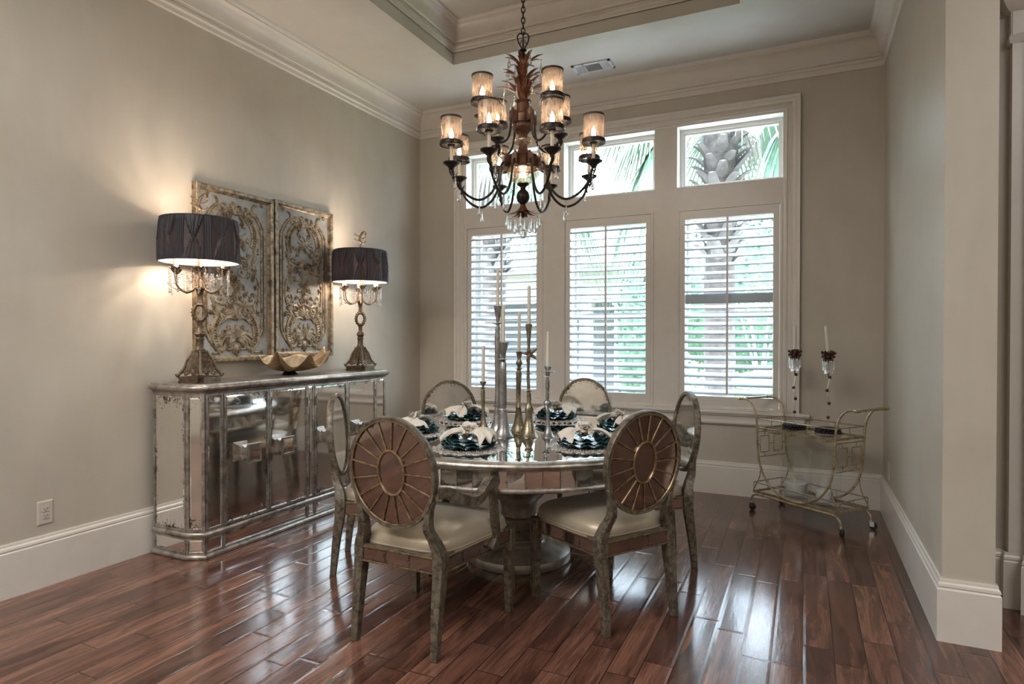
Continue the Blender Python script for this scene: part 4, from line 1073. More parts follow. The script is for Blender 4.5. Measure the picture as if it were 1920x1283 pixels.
# ================================================================ PLACE SETTINGS
def wavy(r0, r1, amp, n, h, ph=0):
    def fn(r, a, z):
        t = max(0, (r - r0) / (r1 - r0)) ** 1.3
        return (r * (1 + .02 * math.sin(n * a + ph) * t) * math.cos(a), r * (1 + .02 * math.sin(n * a + ph) * t) * math.sin(a), z + amp * t * math.sin(n * a + ph))
    return fn
def make_plate(name, mat, R1, amp, n, ph):
    m = MB(); r0 = R1 * .55
    pr = [(.0001, .004), (r0, .004)] + [(lerp(r0, R1, i / 6), .004 + .018 * (i / 6) ** 1.5) for i in range(1, 7)] + [(lerp(R1, r0, i / 6), .0 + .018 * (1 - i / 6) ** 1.5 - .0) for i in range(0, 7)] + [(.0001, 0)]
    m.lathe(pr, 140, fn=wavy(r0, R1, amp, n, 0, ph)); return m.build(name, mat, ang=60)
def make_mat():
    m = MB(); n = 13
    def fn(r, a, z):
        s_ = abs(math.sin(a * n / 2)) ** .6; q = r * (.90 + .12 * s_) if r > .12 else r
        return (q * math.cos(a), q * math.sin(a), z + (.0018 * math.sin(a * 31 + r * 200) if r > .02 else 0))
    m.lathe([(.0001, .005), (.06, .005), (.10, .0055), (.13, .005), (.16, .006), (.185, .0055), (.196, .004), (.198, .0005), (.19, 0), (.0001, 0)], 156, fn=fn)
    random.seed(3)
    o = m.build('placemat', MT['beads'], ang=60)
    b = MB()
    for k in range(620):
        a = random.uniform(0, 2 * PI); r = math.sqrt(random.uniform(.30, 1)) * .192; s_ = abs(math.sin(a * n / 2)) ** .6; r *= (.90 + .12 * s_)
        b.ball((r * math.cos(a), r * math.sin(a), .0065), random.uniform(.0025, .0048), 5, 3)
    b.build('bead', MT['beads'], o, ang=80)['kind'] = 'stuff'
    return o
def make_napkin(seed):
    random.seed(seed); m = MB(); p0 = [random.uniform(0, 6) for _ in range(6)]
    def sheet(u, v, side):
        t = u; s_ = v * 2 - 1; w_ = .010 + .115 * t ** 1.1
        a = s_ * (.35 + .75 * t)
        x = side * (.006 + .135 * t * (1 - .22 * s_ * s_)); y = w_ * math.sin(a * 1.25) * 1.0 + .006 * math.sin(t * 11 + s_ * 6)
        z = .020 + .030 * math.sin(PI * min(1, t * .9 + .08)) - .014 * t * t + (.014 + .006 * math.cos(p0[0] + side)) * math.sin(s_ * 8.5 + p0[1] * side + t * 1.5) * t ** .6 + .004 * math.sin(s_ * 23 + t * 9 + p0[3]) * t - .004 * s_ * s_ * t
        return (x, y, z)
    for side in (-1, 1): m.grid(lambda u, v: sheet(u, v, side), 14, 34)
    # standing ruffle
    def ruffle(u, v):
        a = lerp(-1.3, 1.3, v) ; t = u
        return (.075 * t * math.sin(a) * 1.1, -.01 + .05 * t * math.cos(a * 1.2) - .012 + .010 * math.sin(v * 17 + p0[2]) * t, .030 + .060 * t * math.cos(a) ** 2 + .006 * math.sin(v * 21) * t)
    m.grid(ruffle, 8, 40)
    ORIENT[0] = False; o = m.build('napkin', MT['napkin'], ang=80); ORIENT[0] = True; solid(o, .0025, 0); return o
def make_ring():
    root = empty('napkin_ring'); m = MB()
    P = [(.0, .022 * math.cos(a), .030 + .020 * math.sin(a)) for a in [2 * PI * i / 24 for i in range(24)]]
    m.tube(P, .005, 8, closed=True, fl=2.2, ref=(1, 0, 0)); m.build('band', MT['gold'], root)
    random.seed(5); m = MB()
    for k in range(46):
        a = random.uniform(0, 2 * PI); r = math.sqrt(random.random()) * .030; z = .054 + .016 * math.cos(r / .032 * PI / 2) + random.uniform(-.003, .003); m.ball((r * math.cos(a), r * math.sin(a), z), random.uniform(.0028, .0058), 6, 4)
    for k in range(12):
        a = k * PI / 6 + .2; m.tube([(0, 0, .054), (.020 * math.cos(a), .020 * math.sin(a), .066), (.034 * math.cos(a), .034 * math.sin(a), .066 + .006 * (k % 2))], .0012, 4); m.ball((.034 * math.cos(a), .034 * math.sin(a), .068 + .006 * (k % 2)), .004, 6, 4)
    m.build('bead_cluster', MT['beads'], root, ang=80); return root
pm = make_mat(); pl1 = make_plate('charger_plate', MT['petrol'], .150, .0085, 12, 0); pl2 = make_plate('dinner_plate', MT['teal'], .135, .0085, 11, .8); pl3 = make_plate('salad_plate', MT['petrol'], .120, .0075, 10, 2.0)
nr = make_ring(); nk = [make_napkin(2), make_napkin(9)]
where = ['at the near armchair', 'at the near right side chair', 'at the far right side chair', 'at the far armchair', 'at the far left chair', 'at the left chair near the sideboard']
angs = [R(-90), R(-32), R(28), R(90), R(150), R(210)]
used_nk = [0, 0]
for k, a in enumerate(angs):
    rr = .655; x, y = TX + rr * math.cos(a), TY + rr * math.sin(a)
    first = k == 0
    def inst(o, z, rz, label, cat, grp, first=first, x=x, y=y):
        c = o if first else copy_tree(o); c.location = (x, y, z); c.rotation_euler = (0, 0, rz); tag(c, label, cat, grp); return c
    inst(pm, TZ + .0005, a, 'scalloped beaded silver placemat ' + where[k], 'placemat', 'beaded placemats around the table')
    inst(pl1, TZ + .010, a + .3 * k, 'wavy-edged dark blue charger plate ' + where[k], 'plate', 'wavy charger plates')
    inst(pl2, TZ + .0245, a + .5 * k, 'wavy-edged teal green dinner plate ' + where[k], 'plate', 'wavy dinner plates')
    inst(pl3, TZ + .039, a + .7 * k, 'small wavy-edged blue salad plate under the napkin ' + where[k], 'plate', 'wavy salad plates')
    q = k % 2; src = nk[q]; rz = a + R(90) + [0.15, -.35, .3, 0, .25, -.2][k]
    c = src if used_nk[q] == 0 else copy_tree(src); used_nk[q] += 1
    c.location = (x, y, TZ + .054); c.rotation_euler = (0, 0, rz); tag(c, 'gathered cream linen napkin ' + where[k], 'napkin', 'cream napkins on the plates')
    inst(nr, TZ + .054, rz, 'gold napkin ring with a pearl bead cluster ' + where[k], 'napkin ring', 'beaded napkin rings')

# ================================================================ CANDLESTICKS ON THE TABLE
def wob(seed, amp=.06):
    random.seed(seed); p = [random.uniform(0, 6) for _ in range(4)]
    def fn(r, a, z):
        q = 1 + amp * math.sin(2 * a + p[0] + z * 9) + amp * .6 * math.sin(3 * a + p[1] - z * 21) + amp * .4 * math.sin(z * 60 + p[2])
        return (r * q * math.cos(a) + .0025 * math.sin(z * 14 + p[3]), r * q * math.sin(a) + .0025 * math.cos(z * 11 + p[0]), z)
    return fn
def candlestick(x, y, prof, mat, label, seed, extra=None, cand=(0, 0), cl=''):
    root = empty('candlestick', (x, y, TZ)); tag(root, label, 'candlestick', 'metal candlesticks in the centre of the table')
    m = MB(); m.lathe(prof, 24, fn=wob(seed)); m.build('stick', MT[mat], root, ang=50)
    if extra: extra(root)
    zc, hc = cand; m = MB(); m.lathe([(.0105, 0), (.0105, hc * .5), (.0095, hc - .004), (.004, hc)], 16); c = m.build('taper_candle', MT['wax'])
    c.location = (x + .0025 * math.sin(zc * 14), y, TZ + zc); c.rotation_euler = (R(.6 * ((seed % 3) - 1)), R(.5), 0)
    tag(c, cl, 'candle', 'ivory taper candles on the table')
def disc(z, r, t=.004, rs=.010): return [(rs, z - t - .004), (r * .6, z - t), (r, z), (r * .96, z + t * .6), (r * .4, z + t * .3), (rs, z + t)]
candlestick(1.975, -2.238, [(.001, 0), (.040, 0), (.042, .005), (.036, .014), (.024, .04), (.016, .07), (.012, .09), (.013, .11), (.010, .14), (.012, .19), (.015, .24), (.013, .262)] + disc(.279, .029, .003, .009) + [(.008, .288), (.016, .300), (.025, .318), (.023, .319), (.012, .303), (.001, .302)], 'brass_old', 'short old-brass candlestick, leftmost of the cluster on the table', 1, cand=(.303, .245), cl='ivory taper candle in the short leftmost brass candlestick')
candlestick(2.200, -2.412, [(.001, 0), (.058, 0), (.060, .006), (.050, .018), (.034, .055), (.026, .11), (.021, .158), (.026, .162), (.026, .170), (.020, .175), (.022, .22), (.026, .30), (.025, .40), (.021, .452)] + disc(.470, .040, .004, .014) + [(.014, .48), (.020, .52), (.034, .572), (.032, .573), (.014, .53), (.001, .528)], 'pewter', 'tall pewter candlestick with a flared cup, nearest the middle of the table front', 2, cand=(.528, .27), cl='ivory taper candle in the tall front pewter candlestick')
candlestick(2.090, -2.262, [(.001, 0), (.054, 0), (.056, .006), (.046, .02), (.030, .06), (.022, .12), (.018, .162), (.032, .168), (.020, .176), (.018, .24), (.020, .34), (.019, .45), (.016, .60), (.014, .665)] + disc(.690, .038, .004, .011) + [(.010, .70), (.013, .72), (.027, .80), (.025, .801), (.010, .74), (.001, .738)], 'pewter', 'tallest pewter candlestick, standing behind the tall front one', 3, cand=(.738, .30), cl='ivory taper candle in the tallest pewter candlestick at the back, highest of all')
candlestick(2.215, -2.215, [(.001, 0), (.060, 0), (.062, .006), (.052, .018), (.034, .06), (.023, .11), (.018, .155), (.022, .160), (.015, .170), (.016, .25), (.018, .33), (.020, .375), (.013, .395)] + disc(.406, .030, .004, .012) + [(.011, .42), (.022, .438), (.018, .452), (.011, .462), (.014, .48), (.020, .512), (.018, .513), (.010, .482), (.001, .480)], 'brass_old', 'old-brass candlestick with a ball below its cup, behind the starfish candlestick', 4, cand=(.482, .28), cl='ivory taper candle in the brass candlestick behind the starfish')
def star(root):
    m = MB(); vs = []; c = Vector((.016, -.020, .505)); ax = Vector((.905, .426, 0)); n = Vector((.426, -.905, 0)); up_ = Vector((0, 0, 1))
    for k in range(5):
        a = PI / 2 + k * 2 * PI / 5 + .25; d = ax * math.cos(a) + up_ * math.sin(a); P = [c + d * (.055 * t) + n * (.006 * math.sin(t * 3)) for t in (0, .3, .6, 1)]
        m.tube(P, [.014, .011, .008, .002], 7, fl=.6, ref=n)
    m.build('starfish', MT['lampbronze'], root, ang=60)
candlestick(2.332, -2.328, [(.001, 0), (.066, 0), (.068, .006), (.058, .018), (.038, .055), (.026, .10), (.020, .130), (.024, .145), (.027, .165), (.020, .188), (.013, .20), (.014, .225), (.012, .262)] + disc(.279, .030, .003, .010) + [(.009, .29), (.010, .36)] + disc(.385, .028, .003, .008) + [(.008, .40), (.011, .50), (.009, .56), (.012, .60), (.022, .683), (.020, .684), (.009, .63), (.001, .628)], 'brass_old', 'tall old-brass candlestick with a starfish on its stem, centre of the cluster', 5, extra=star, cand=(.63, .285), cl='ivory taper candle in the brass candlestick with the starfish')
candlestick(2.444, -2.296, [(.001, 0), (.040, 0), (.042, .005), (.034, .014), (.020, .04), (.012, .08), (.010, .14), (.011, .175), (.022, .190), (.024, .205), (.020, .220), (.010, .228), (.011, .26)] + disc(.274, .020, .002, .009) + [(.009, .285), (.012, .31), (.012, .33), (.009, .355)] + disc(.366, .022, .003, .009) + [(.013, .375), (.014, .385)] + disc(.396, .042, .004, .013) + [(.012, .402), (.014, .410), (.025, .428), (.023, .429), (.012, .412), (.001, .411)], 'pewter', 'short grey pewter candlestick with a wide drip tray, rightmost of the cluster', 6, cand=(.411, .225), cl='ivory taper candle in the short rightmost pewter candlestick')

# ================================================================ CHAIRS
def make_chair(arm, root=None):
    """origin: middle of the rear feet on the floor, front towards +Y"""
    D = .545 if not arm else .575; RW = .2175; FW = .253 if not arm else .285
    root = empty('dining_armchair' if arm else 'dining_chair')
    WM = MT['chairwood']
    def sq(a, b): return [(-a, -b), (a, -b), (a, b), (-a, b)]
    zo, az, ax_ = .795, .250, .232           # oval centre height, half height, half width
    lean = lambda z: -.012 - .09 * max(0, z - .47) if z > .47 else -.012 + 0.0 * z
    # rear legs: from the foot, up through the seat, sweeping into the oval
    for s_ in (-1, 1):
        P = [(s_ * RW, -.030, 0), (s_ * (RW - .002), -.010, .20), (s_ * (RW - .002), .012, .36), (s_ * (RW - .004), .014, .44), (s_ * (RW - .022), .004, .50), (s_ * (RW - .040), lean(.56), .56), (s_ * (RW - .034), lean(.62), .625), (s_ * (RW - .012), lean(.68), .685)]
        Q = cr_pts(P, 5); m = MB(); n = len(Q); vs = []
        for i, p in enumerate(Q):
            t = i / (n - 1); z = p.z
            wx = lerp(.017, .0255, min(1, z / .42)) if z < .42 else lerp(.0255, .011, min(1, (z - .42) / .26)); wy = lerp(.016, .030, min(1, z / .44)) if z < .44 else lerp(.030, .015, min(1, (z - .44) / .24))
            for a, b in ((-1, -1), (1, -1), (1, 1), (-1, 1)): vs.append((p.x + a * wx, p.y + b * wy, p.z))
        m.add(vs, [(i * 4 + j, i * 4 + (j + 1) % 4, (i + 1) * 4 + (j + 1) % 4, (i + 1) * 4 + j) for i in range(n - 1) for j in range(4)] + [(0, 1, 2, 3), tuple((n - 1) * 4 + j for j in range(4))])
        o = m.build('leg', WM, root, ang=30); bv = o.modifiers.new('b', 'BEVEL'); bv.width = .0025; bv.segments = 1; bv.limit_method = 'ANGLE'; bv.angle_limit = R(50)
    for s_ in (-1, 1):
        m = MB(); vs = []; yf = D - .03
        for (z, w_) in ((0, .016), (.30, .0225), (.355, .024), (.43, .024)): vs += [(s_ * FW - s_ * .0 + a * w_, yf + b * w_, z) for a, b in ((-1, -1), (1, -1), (1, 1), (-1, 1))]
        m.add(vs, [(i * 4 + j, i * 4 + (j + 1) % 4, (i + 1) * 4 + (j + 1) % 4, (i + 1) * 4 + j) for i in range(3) for j in range(4)] + [(0, 1, 2, 3), (12, 13, 14, 15)])
        for (a, b) in ((s_, 0), (0, 1)):          # thin gilt line inlaid on the outer faces
            pass
        o = m.build('leg', WM, root, ang=30); bv = o.modifiers.new('b', 'BEVEL'); bv.width = .002; bv.segments = 1; bv.limit_method = 'ANGLE'; bv.angle_limit = R(50)
        g = MB(); xo = s_ * (FW + .0225)
        for dy in (-.014, .014): g.box(min(xo, xo + s_ * .002), max(xo, xo + s_ * .002), yf + dy - .0016, yf + dy + .0016, .05, .40)
        g.build('inlay', MT['gold'], o, smooth=False)
    # apron: mirrored strips between gilt edges
    zA0, zA1 = .365, .430
    rails = [((-RW + .02, -.006), (RW - .02, -.006)), ((RW + .010, .03), (FW + .016, D - .05)), ((FW - .02, D - .012), (-FW + .02, D - .012)), ((-FW - .016, D - .05), (-RW - .010, .03))]
    ap = MB(); gd = MB(); mi = []
    for (p0, p1) in rails:
        a = Vector((*p0, 0)); b = Vector((*p1, 0)); d = b - a; L = d.length; d.normalize(); n_ = Vector((d.y, -d.x, 0)); Mx = Matrix((d, n_, Vector((0, 0, 1)))).transposed().to_4x4(); Mx.translation = a
        ap.box(0, L, -.022, 0, zA0, zA1 + .01, Mx)
        for z in (zA0, zA1): gd.tube([Mx @ Vector((0, .003, z)), Mx @ Vector((L, .003, z))], .0048, 6)
        k_ = max(2, int(L / .11))
        mi.append(([Mx @ Vector((L * q / k_, .0015 + .0006 * (q % 2), z)) for z in (zA0 + .005, zA1 - .005) for q in range(k_ + 1)], k_))
    apo = ap.build('apron', WM, root, smooth=False)
    gd.build('gilt_edge', MT['gold'], apo)
    ORIENT[0] = False
    for vs, k_ in mi: mm = MB(); mm.add(vs, [(q, q + 1, k_ + 2 + q, k_ + 1 + q) for q in range(k_)], [[(0, 0), (1, 0), (1, 1), (0, 1)]] * k_); mm.build('mirror_strip', MT['mirror_back'], apo, smooth=False)
    ORIENT[0] = True
    # seat cushion: domed trapezoid
    m = MB()
    def outline(s_, grow=0):
        # rounded trapezoid param 0..1
        a = 2 * PI * s_; c, sn = math.cos(a), math.sin(a); e_ = .42
        X = math.copysign(abs(c) ** e_, c); Y = math.copysign(abs(sn) ** e_, sn); yy = (Y + 1) / 2
        hw_ = lerp(RW + .012, FW + .020, yy) + grow
        return Vector((X * hw_, lerp(.018, D + .004, yy) + grow * Y, 0))
    cen = Vector((0, D * .52, 0)); NS = 72; rings = [(1.0, .430), (1.012, .440), (1.016, .458), (1.006, .476), (.975, .492), (.90, .508), (.78, .520), (.6, .529), (.4, .534), (.2, .536)]
    vs = [];
    for (k_, z) in rings:
        for i in range(NS):
            p = cen + (outline(i / NS) - cen) * k_; vs.append((p.x, p.y, z))
    vs.append((cen.x, cen.y, .5365)); fs = [(i * NS + j, i * NS + (j + 1) % NS, (i + 1) * NS + (j + 1) % NS, (i + 1) * NS + j) for i in range(len(rings) - 1) for j in range(NS)]
    fs += [((len(rings) - 1) * NS + j, (len(rings) - 1) * NS + (j + 1) % NS, len(rings) * NS) for j in range(NS)] + [tuple(range(NS))]
    m.add(vs, fs); st = m.build('seat_cushion', MT['silk'], root, ang=80)
    m = MB()
    for z in (.436, .446): m.tube([Vector((p.x, p.y, z)) for p in [cen + (outline(i / NS) - cen) * 1.018 for i in range(NS)]], .0042, 6, closed=True)
    m.build('piping', MT['silk'], st)
    # oval back frame: ring of square section leaning back
    def ov(t, k=1.0, off=0.0):
        a = 2 * PI * t; z = zo + az * k * math.sin(a); n_ = Vector((0, 1, .09)).normalized()
        return Vector((ax_ * k * math.cos(a), lean(z) if z > .47 else lean(.47), z)) + n_ * off
    def ring_strip(ks, offs, name, mat, parent, N=72, ang=40):
        m = MB(); vs = []; k_ = len(ks)
        for i in range(N):
            for kk, oo in zip(ks, offs): vs.append(ov(i / N, kk, oo))
        m.add(vs, [(i * k_ + j, i * k_ + (j + 1) % k_, ((i + 1) % N) * k_ + (j + 1) % k_, ((i + 1) % N) * k_ + j) for i in range(N) for j in range(k_)]); return m.build(name, mat, parent, ang=ang)
    fr = ring_strip([.93, .93, .945, 1.0, 1.012, 1.012, 1.0, .945], [-.010, .012, .018, .018, .010, -.012, -.018, -.016], 'back_frame', WM, root)
    m = MB(); N = 72; vs = [ov(i / N, .935, .006) for i in range(N)] + [ov(0, 0, .006)]; rad_uv = lambda k_: (.5 + .5 * k_, .5)
    ORIENT[0] = False
    fs = [(i, (i + 1) % N, N) for i in range(N)]; m.add(vs, fs, [[(1, .5), (1, .5), (.5, .5)]] * N); mp = m.build('mirror_panel', MT['mirror_chair'], root, ang=30)
    # rear: sunburst of mirrored wedges
    m = MB(); NW = 17; vs = []; fs = []; uvs = []
    for w_ in range(NW):
        for q in range(4):
            t0 = (w_ + q / 4) / NW; t1 = (w_ + (q + 1) / 4) / NW; n0 = len(vs)
            # inner boundary on the small oval, outer on the frame
            def pi_(t, k_, kk2): a = 2 * PI * t; z = zo + az * kk2 * math.sin(a); return Vector((ax_ * k_ * math.cos(a), lean(z), z)) + Vector((0, 1, .09)).normalized() * -.006
            vs += [pi_(t0, .30, .40), pi_(t1, .30, .40), pi_(t1, .935, .935), pi_(t0, .935, .935)]; fs.append((n0, n0 + 1, n0 + 2, n0 + 3)); uvs.append([(q / 4, 0), ((q + 1) / 4, 0), ((q + 1) / 4, 1), (q / 4, 1)])
    m.add(vs, fs, uvs); m.build('sunburst_mirror', MT['mirror_back'], root, smooth=False)
    m = MB(); vs = [pi_(i / 40, .30, .40) + Vector((0, -.002, 0)) for i in range(40)] + [pi_(0, 0, 0) + Vector((0, -.002, 0))]; m.add(vs, [(i, (i + 1) % 40, 40) for i in range(40)], [[(1, .5), (1, .5), (.5, .5)]] * 40); m.build('centre_mirror', MT['mirror_back'], root, smooth=False)
    ORIENT[0] = True
    for w_ in range(NW):
        t = w_ / NW; m = MB(); P = [pi_(t, lerp(.30, .94, q / 4), lerp(.40, .94, q / 4)) + Vector((0, -.004, 0)) for q in range(5)]; m.tube(P, .0046, 6, fl=.9); m.build('spoke', MT['gold'], root)
    m = MB(); m.tube([pi_(i / 48, .30, .40) + Vector((0, -.005, 0)) for i in range(48)], .0062, 8, closed=True); m.build('centre_ring', MT['gold'], root)
    m = MB(); m.tube([ov(i / 72, .94, -.012) for i in range(72)], .0048, 6, closed=True); m.tube([ov(i / 72, .94, .013) for i in range(72)], .004, 6, closed=True); m.build('gilt_rim', MT['gold'], fr)
    if arm:
        for s_ in (-1, 1):
            P = cr_pts([(s_ * .222, -.035, .725), (s_ * .240, .03, .715), (s_ * .262, .11, .672), (s_ * .278, .19, .645), (s_ * .288, .25, .662), (s_ * .292, .305, .702), (s_ * .292, .335, .712), (s_ * .290, .355, .690)], 6)
            m = MB(); n = len(P); vs = []
            for i, p in enumerate(P):
                t = i / (n - 1); a = P[max(0, i - 1)]; b = P[min(n - 1, i + 1)]; tg = (b - a).normalized(); nn = Vector((s_, 0, 0)).cross(tg).normalized() * s_; sd = Vector((1, 0, 0)); w_ = lerp(.017, .023, t); h_ = lerp(.024, .021, t)
                for x, y in ((-1, -1), (1, -1), (1, 1), (-1, 1)): vs.append(p + sd * w_ * x + nn * h_ * y)
            m.add(vs, [(i * 4 + j, i * 4 + (j + 1) % 4, (i + 1) * 4 + (j + 1) % 4, (i + 1) * 4 + j) for i in range(n - 1) for j in range(4)] + [(0, 1, 2, 3), tuple((n - 1) * 4 + j for j in range(4))])
            # scroll knob at the hand rest and support post
            m.lathe([(.026, -.024), (.028, 0), (.026, .024)], 16, Matrix.Translation((s_ * .290, .352, .682)) @ Matrix.Rotation(R(90), 4, 'Y'))
            o = m.build('arm', WM, root, ang=40); bv = o.modifiers.new('b', 'BEVEL'); bv.width = .003; bv.segments = 2; bv.limit_method = 'ANGLE'; bv.angle_limit = R(50)
            P = cr_pts([(s_ * .290, .350, .685), (s_ * .290, .366, .62), (s_ * .290, .378, .54), (s_ * .291, .388, .47), (s_ * .292, .388, .425), (s_ * .292, .365, .395), (s_ * .291, .335, .388)], 5); m = MB(); n = len(P); vs = []
            for i, p in enumerate(P):
                t = i / (n - 1); a = P[max(0, i - 1)]; b = P[min(n - 1, i + 1)]; tg = (b - a).normalized(); nn = Vector((1, 0, 0)).cross(tg).normalized(); w_ = .016; h_ = lerp(.019, .024, t) if t < .85 else lerp(.024, .008, (t - .85) / .15)
                for x, y in ((-1, -1), (1, -1), (1, 1), (-1, 1)): vs.append(p + Vector((w_ * x, 0, 0)) + nn * h_ * y)
            m.add(vs, [(i * 4 + j, i * 4 + (j + 1) % 4, (i + 1) * 4 + (j + 1) % 4, (i + 1) * 4 + j) for i in range(n - 1) for j in range(4)] + [(0, 1, 2, 3), tuple((n - 1) * 4 + j for j in range(4))])
            o = m.build('arm_post', WM, root, ang=40); bv = o.modifiers.new('b', 'BEVEL'); bv.width = .003; bv.segments = 2; bv.limit_method = 'ANGLE'; bv.angle_limit = R(50)
    return root
def put(o, x, y, ang, label, grp):
    o.location = (x, y, 0); o.rotation_euler = (0, 0, R(ang) - PI / 2); tag(o, label, 'chair', grp); return o
sc_ = make_chair(False); ac_ = make_chair(True)
GA = 'armchairs at the round table'; GS = 'side chairs at the round table'
put(ac_, 2.195, -3.475, 89, 'armchair nearest the camera, seen from behind with its sunburst mirrored back', GA)
put(copy_tree(ac_), 2.17, -.83, 269, 'far armchair facing the camera in front of the middle window', GA)
put(sc_, 3.112, -2.790, 146, 'armless chair at the near right, its sunburst mirrored back towards the camera', GS)
put(copy_tree(sc_), 3.125, -1.745, 207, 'armless chair at the far right, seen edge-on beside the bar cart', GS)
put(copy_tree(sc_), 1.31, -1.52, 323, 'far left armless chair facing the camera, its mirror reflecting a lamp', GS)
put(copy_tree(sc_), 1.285, -2.752, 29, 'armless chair on the left, seen edge-on in front of the sideboard', GS)
# ================================================================ BAR CART
cart = empty('bar_cart', (3.875, -.508, 0), R(-36.4)); tag(cart, 'antique gold bar cart on casters with fretwork ends and two glass shelves, in the corner', 'bar cart')
G = MT['cartgold']; HYc = .168
for s_ in (-1, 1):
    half = [(-0.497, .888), (-.44, .886), (-.395, .858), (-.358, .800), (-.340, .72), (-.334, .62), (-.328, .50), (-.308, .385), (-.262, .285), (-.185, .205), (-.09, .162), (0, .150)]
    P = [(x, s_ * HYc, z) for x, z in half] + [(-x, s_ * HYc, z) for x, z in half[-2::-1]]
    m = MB(); m.tube(cr_pts(P, 5), .0085, 8); m.build('side_hoop', G, cart)
    P = [(-.385, .062), (-.380, .095), (-.355, .124), (-.30, .134), (0, .134)]
    P = [(x, s_ * (HYc + .008), z) for x, z in P] + [(-x, s_ * (HYc + .008), z) for x, z in P[-2::-1]]
    m = MB(); m.tube(cr_pts(P, 6), .0080, 8); m.build('foot_rail', G, cart)
    for e_ in (-1, 1):
        m = MB(); m.tube(cr_pts([(e_ * .300, s_ * HYc, .375), (e_ * .305, s_ * HYc, .30), (e_ * .325, s_ * HYc, .24), (e_ * .362, s_ * HYc, .175), (e_ * .372, s_ * HYc, .145)], 5), .0042, 7); m.build('brace', G, cart)
for e_ in (-1, 1):
    m = MB(); m.tube([(e_ * 0.497, -HYc - .012, .888), (e_ * 0.497, HYc + .012, .888)], .0095, 10)
    for y in (-HYc - .014, HYc + .014, -HYc + .02, HYc - .02): m.ball((e_ * 0.497, y, .888), .0135, 8, 6)
    m.build('push_handle', G, cart)
    # fretwork end panel
    m = MB(); x = e_ * .333; r = .0042
    def bar(y0, z0, y1, z1): m.tube([(x, y0, z0), (x, y1, z1)], r, 6)
    bar(-HYc, .635, HYc, .635); bar(-HYc, .432, HYc, .432)
    for c in (-.080, .080):
        for a, b in (((-.052, .468), (.052, .468)), ((.052, .468), (.052, .598)), ((.052, .598), (-.052, .598)), ((-.052, .598), (-.052, .468))): bar(c + a[0], a[1], c + b[0], b[1])
        bar(c, .432, c, .468); bar(c, .598, c, .635)
    bar(-.028, .533, .028, .533); bar(-HYc, .533, -.132, .533); bar(.132, .533, HYc, .533)
    m.build('fretwork_panel', G, cart)
def tray(z, hx, hy, rail, name):
    m = MB(); t = .009
    for q in ((-hx, hx, -hy, -hy + .012), (-hx, hx, hy - .012, hy), (-hx, -hx + .012, -hy + .012, hy - .012), (hx - .012, hx, -hy + .012, hy - .012)): m.box(q[0], q[1], q[2], q[3], z - t, z + t)
    fr = m.build(name + '_frame', G, cart, smooth=False)
    m = MB(); m.add([(-hx + .012, -hy + .012, z + .003), (hx - .012, -hy + .012, z + .003), (hx - .012, hy - .012, z + .003), (-hx + .012, hy - .012, z + .003)], [(0, 1, 2, 3)]); m.build('glass_shelf', MT['vase'], cart, smooth=False)
    m = MB(); zr = z + rail; c = [(-hx, -hy), (hx, -hy), (hx, hy), (-hx, hy)]
    for i in range(4): a, b = c[i], c[(i + 1) % 4]; m.tube([(a[0], a[1], zr), (b[0], b[1], zr)], .0042, 6)
    for x in (-hx, -hx * .33, hx * .33, hx):
        for y in (-hy, hy): m.tube([(x, y, z), (x, y, zr)], .0036, 6)
    for x in (-hx, hx): m.tube([(x, 0, z), (x, 0, zr)], .0036, 6)
    m.build('gallery_rail', G, cart)
tray(.664, .333, .166, .078, 'upper_shelf'); tray(.152, .366, .166, .074, 'lower_shelf')
for x in (-.24, -.21, -.08, -.05, .08, .11, .22, .25):
    m = MB(); m.tube([(x, -.15, .636), (x, .15, .636)], .003, 6); m.tube([(x, -.15, .636), (x, -.15, .655)], .003, 5); m.tube([(x, .15, .636), (x, .15, .655)], .003, 5); m.build('glass_rack_wire', G, cart)
for i, (x, y) in enumerate(((-.385, -.176), (.385, -.176), (.385, .176), (-.385, .176))):
    a = (.3, -.5, .4, 1.0)[i]; Tm = Matrix.Translation((x, y, 0)) @ Matrix.Rotation(a, 4, 'Z')
    m = MB(); m.lathe([(.010, .052), (.012, .060), (.010, .068)], 10, Tm)
    for sy in (-1, 1): m.box(-.008, .022, sy * .014 - .0015, sy * .014 + .0015, .022, .058, Tm)
    m.box(-.012, .012, -.0155, .0155, .052, .056, Tm); c = m.build('caster_fork', MT['chrome'], cart)
    m = MB(); m.lathe([(.006, -.011), (.022, -.011), (.027, -.006), (.027, .006), (.022, .011), (.006, .011)], 22, Tm @ Matrix.Translation((.012, 0, .027)) @ Matrix.Rotation(R(90), 4, 'X')); m.build('wheel', MT['rubber'], c)

def vase(x, y, r, h, lbl, cr_, ch_, cl):
    m = MB(); z = .1565; m.lathe([(.0001, 0), (r - .004, 0), (r, .005), (r, h)], 48, cap=False)
    m.lathe([(r - .001, h - .003), (r + .0025, h), (r - .001, h + .003), (r - .005, h)], 48, cap=False)
    o = m.build('glass_cylinder', MT['vase'], ang=50); o.location = (x, y, z); tag(o, lbl, 'vase', 'glass cylinders on the lower shelf of the cart')
    m = MB(); m.lathe([(.0001, 0), (cr_ - .003, 0), (cr_, .004), (cr_, ch_ - .006), (cr_ - .008, ch_), (cr_ * .5, ch_ - .004), (.0001, ch_ - .005)], 40); m.tube([(0, 0, ch_ - .006), (.001, 0, ch_ + .012)], .0012, 5)
    o = m.build('pillar_candle', MT['wax_white'], ang=50); o.location = (x, y, z + .0145); tag(o, cl, 'candle', 'pillar candles in the glass cylinders')
vase(3.790, -.455, .116, .365, 'left clear glass cylinder on the lower shelf of the bar cart', .080, .095, 'wide white pillar candle in the left glass cylinder')
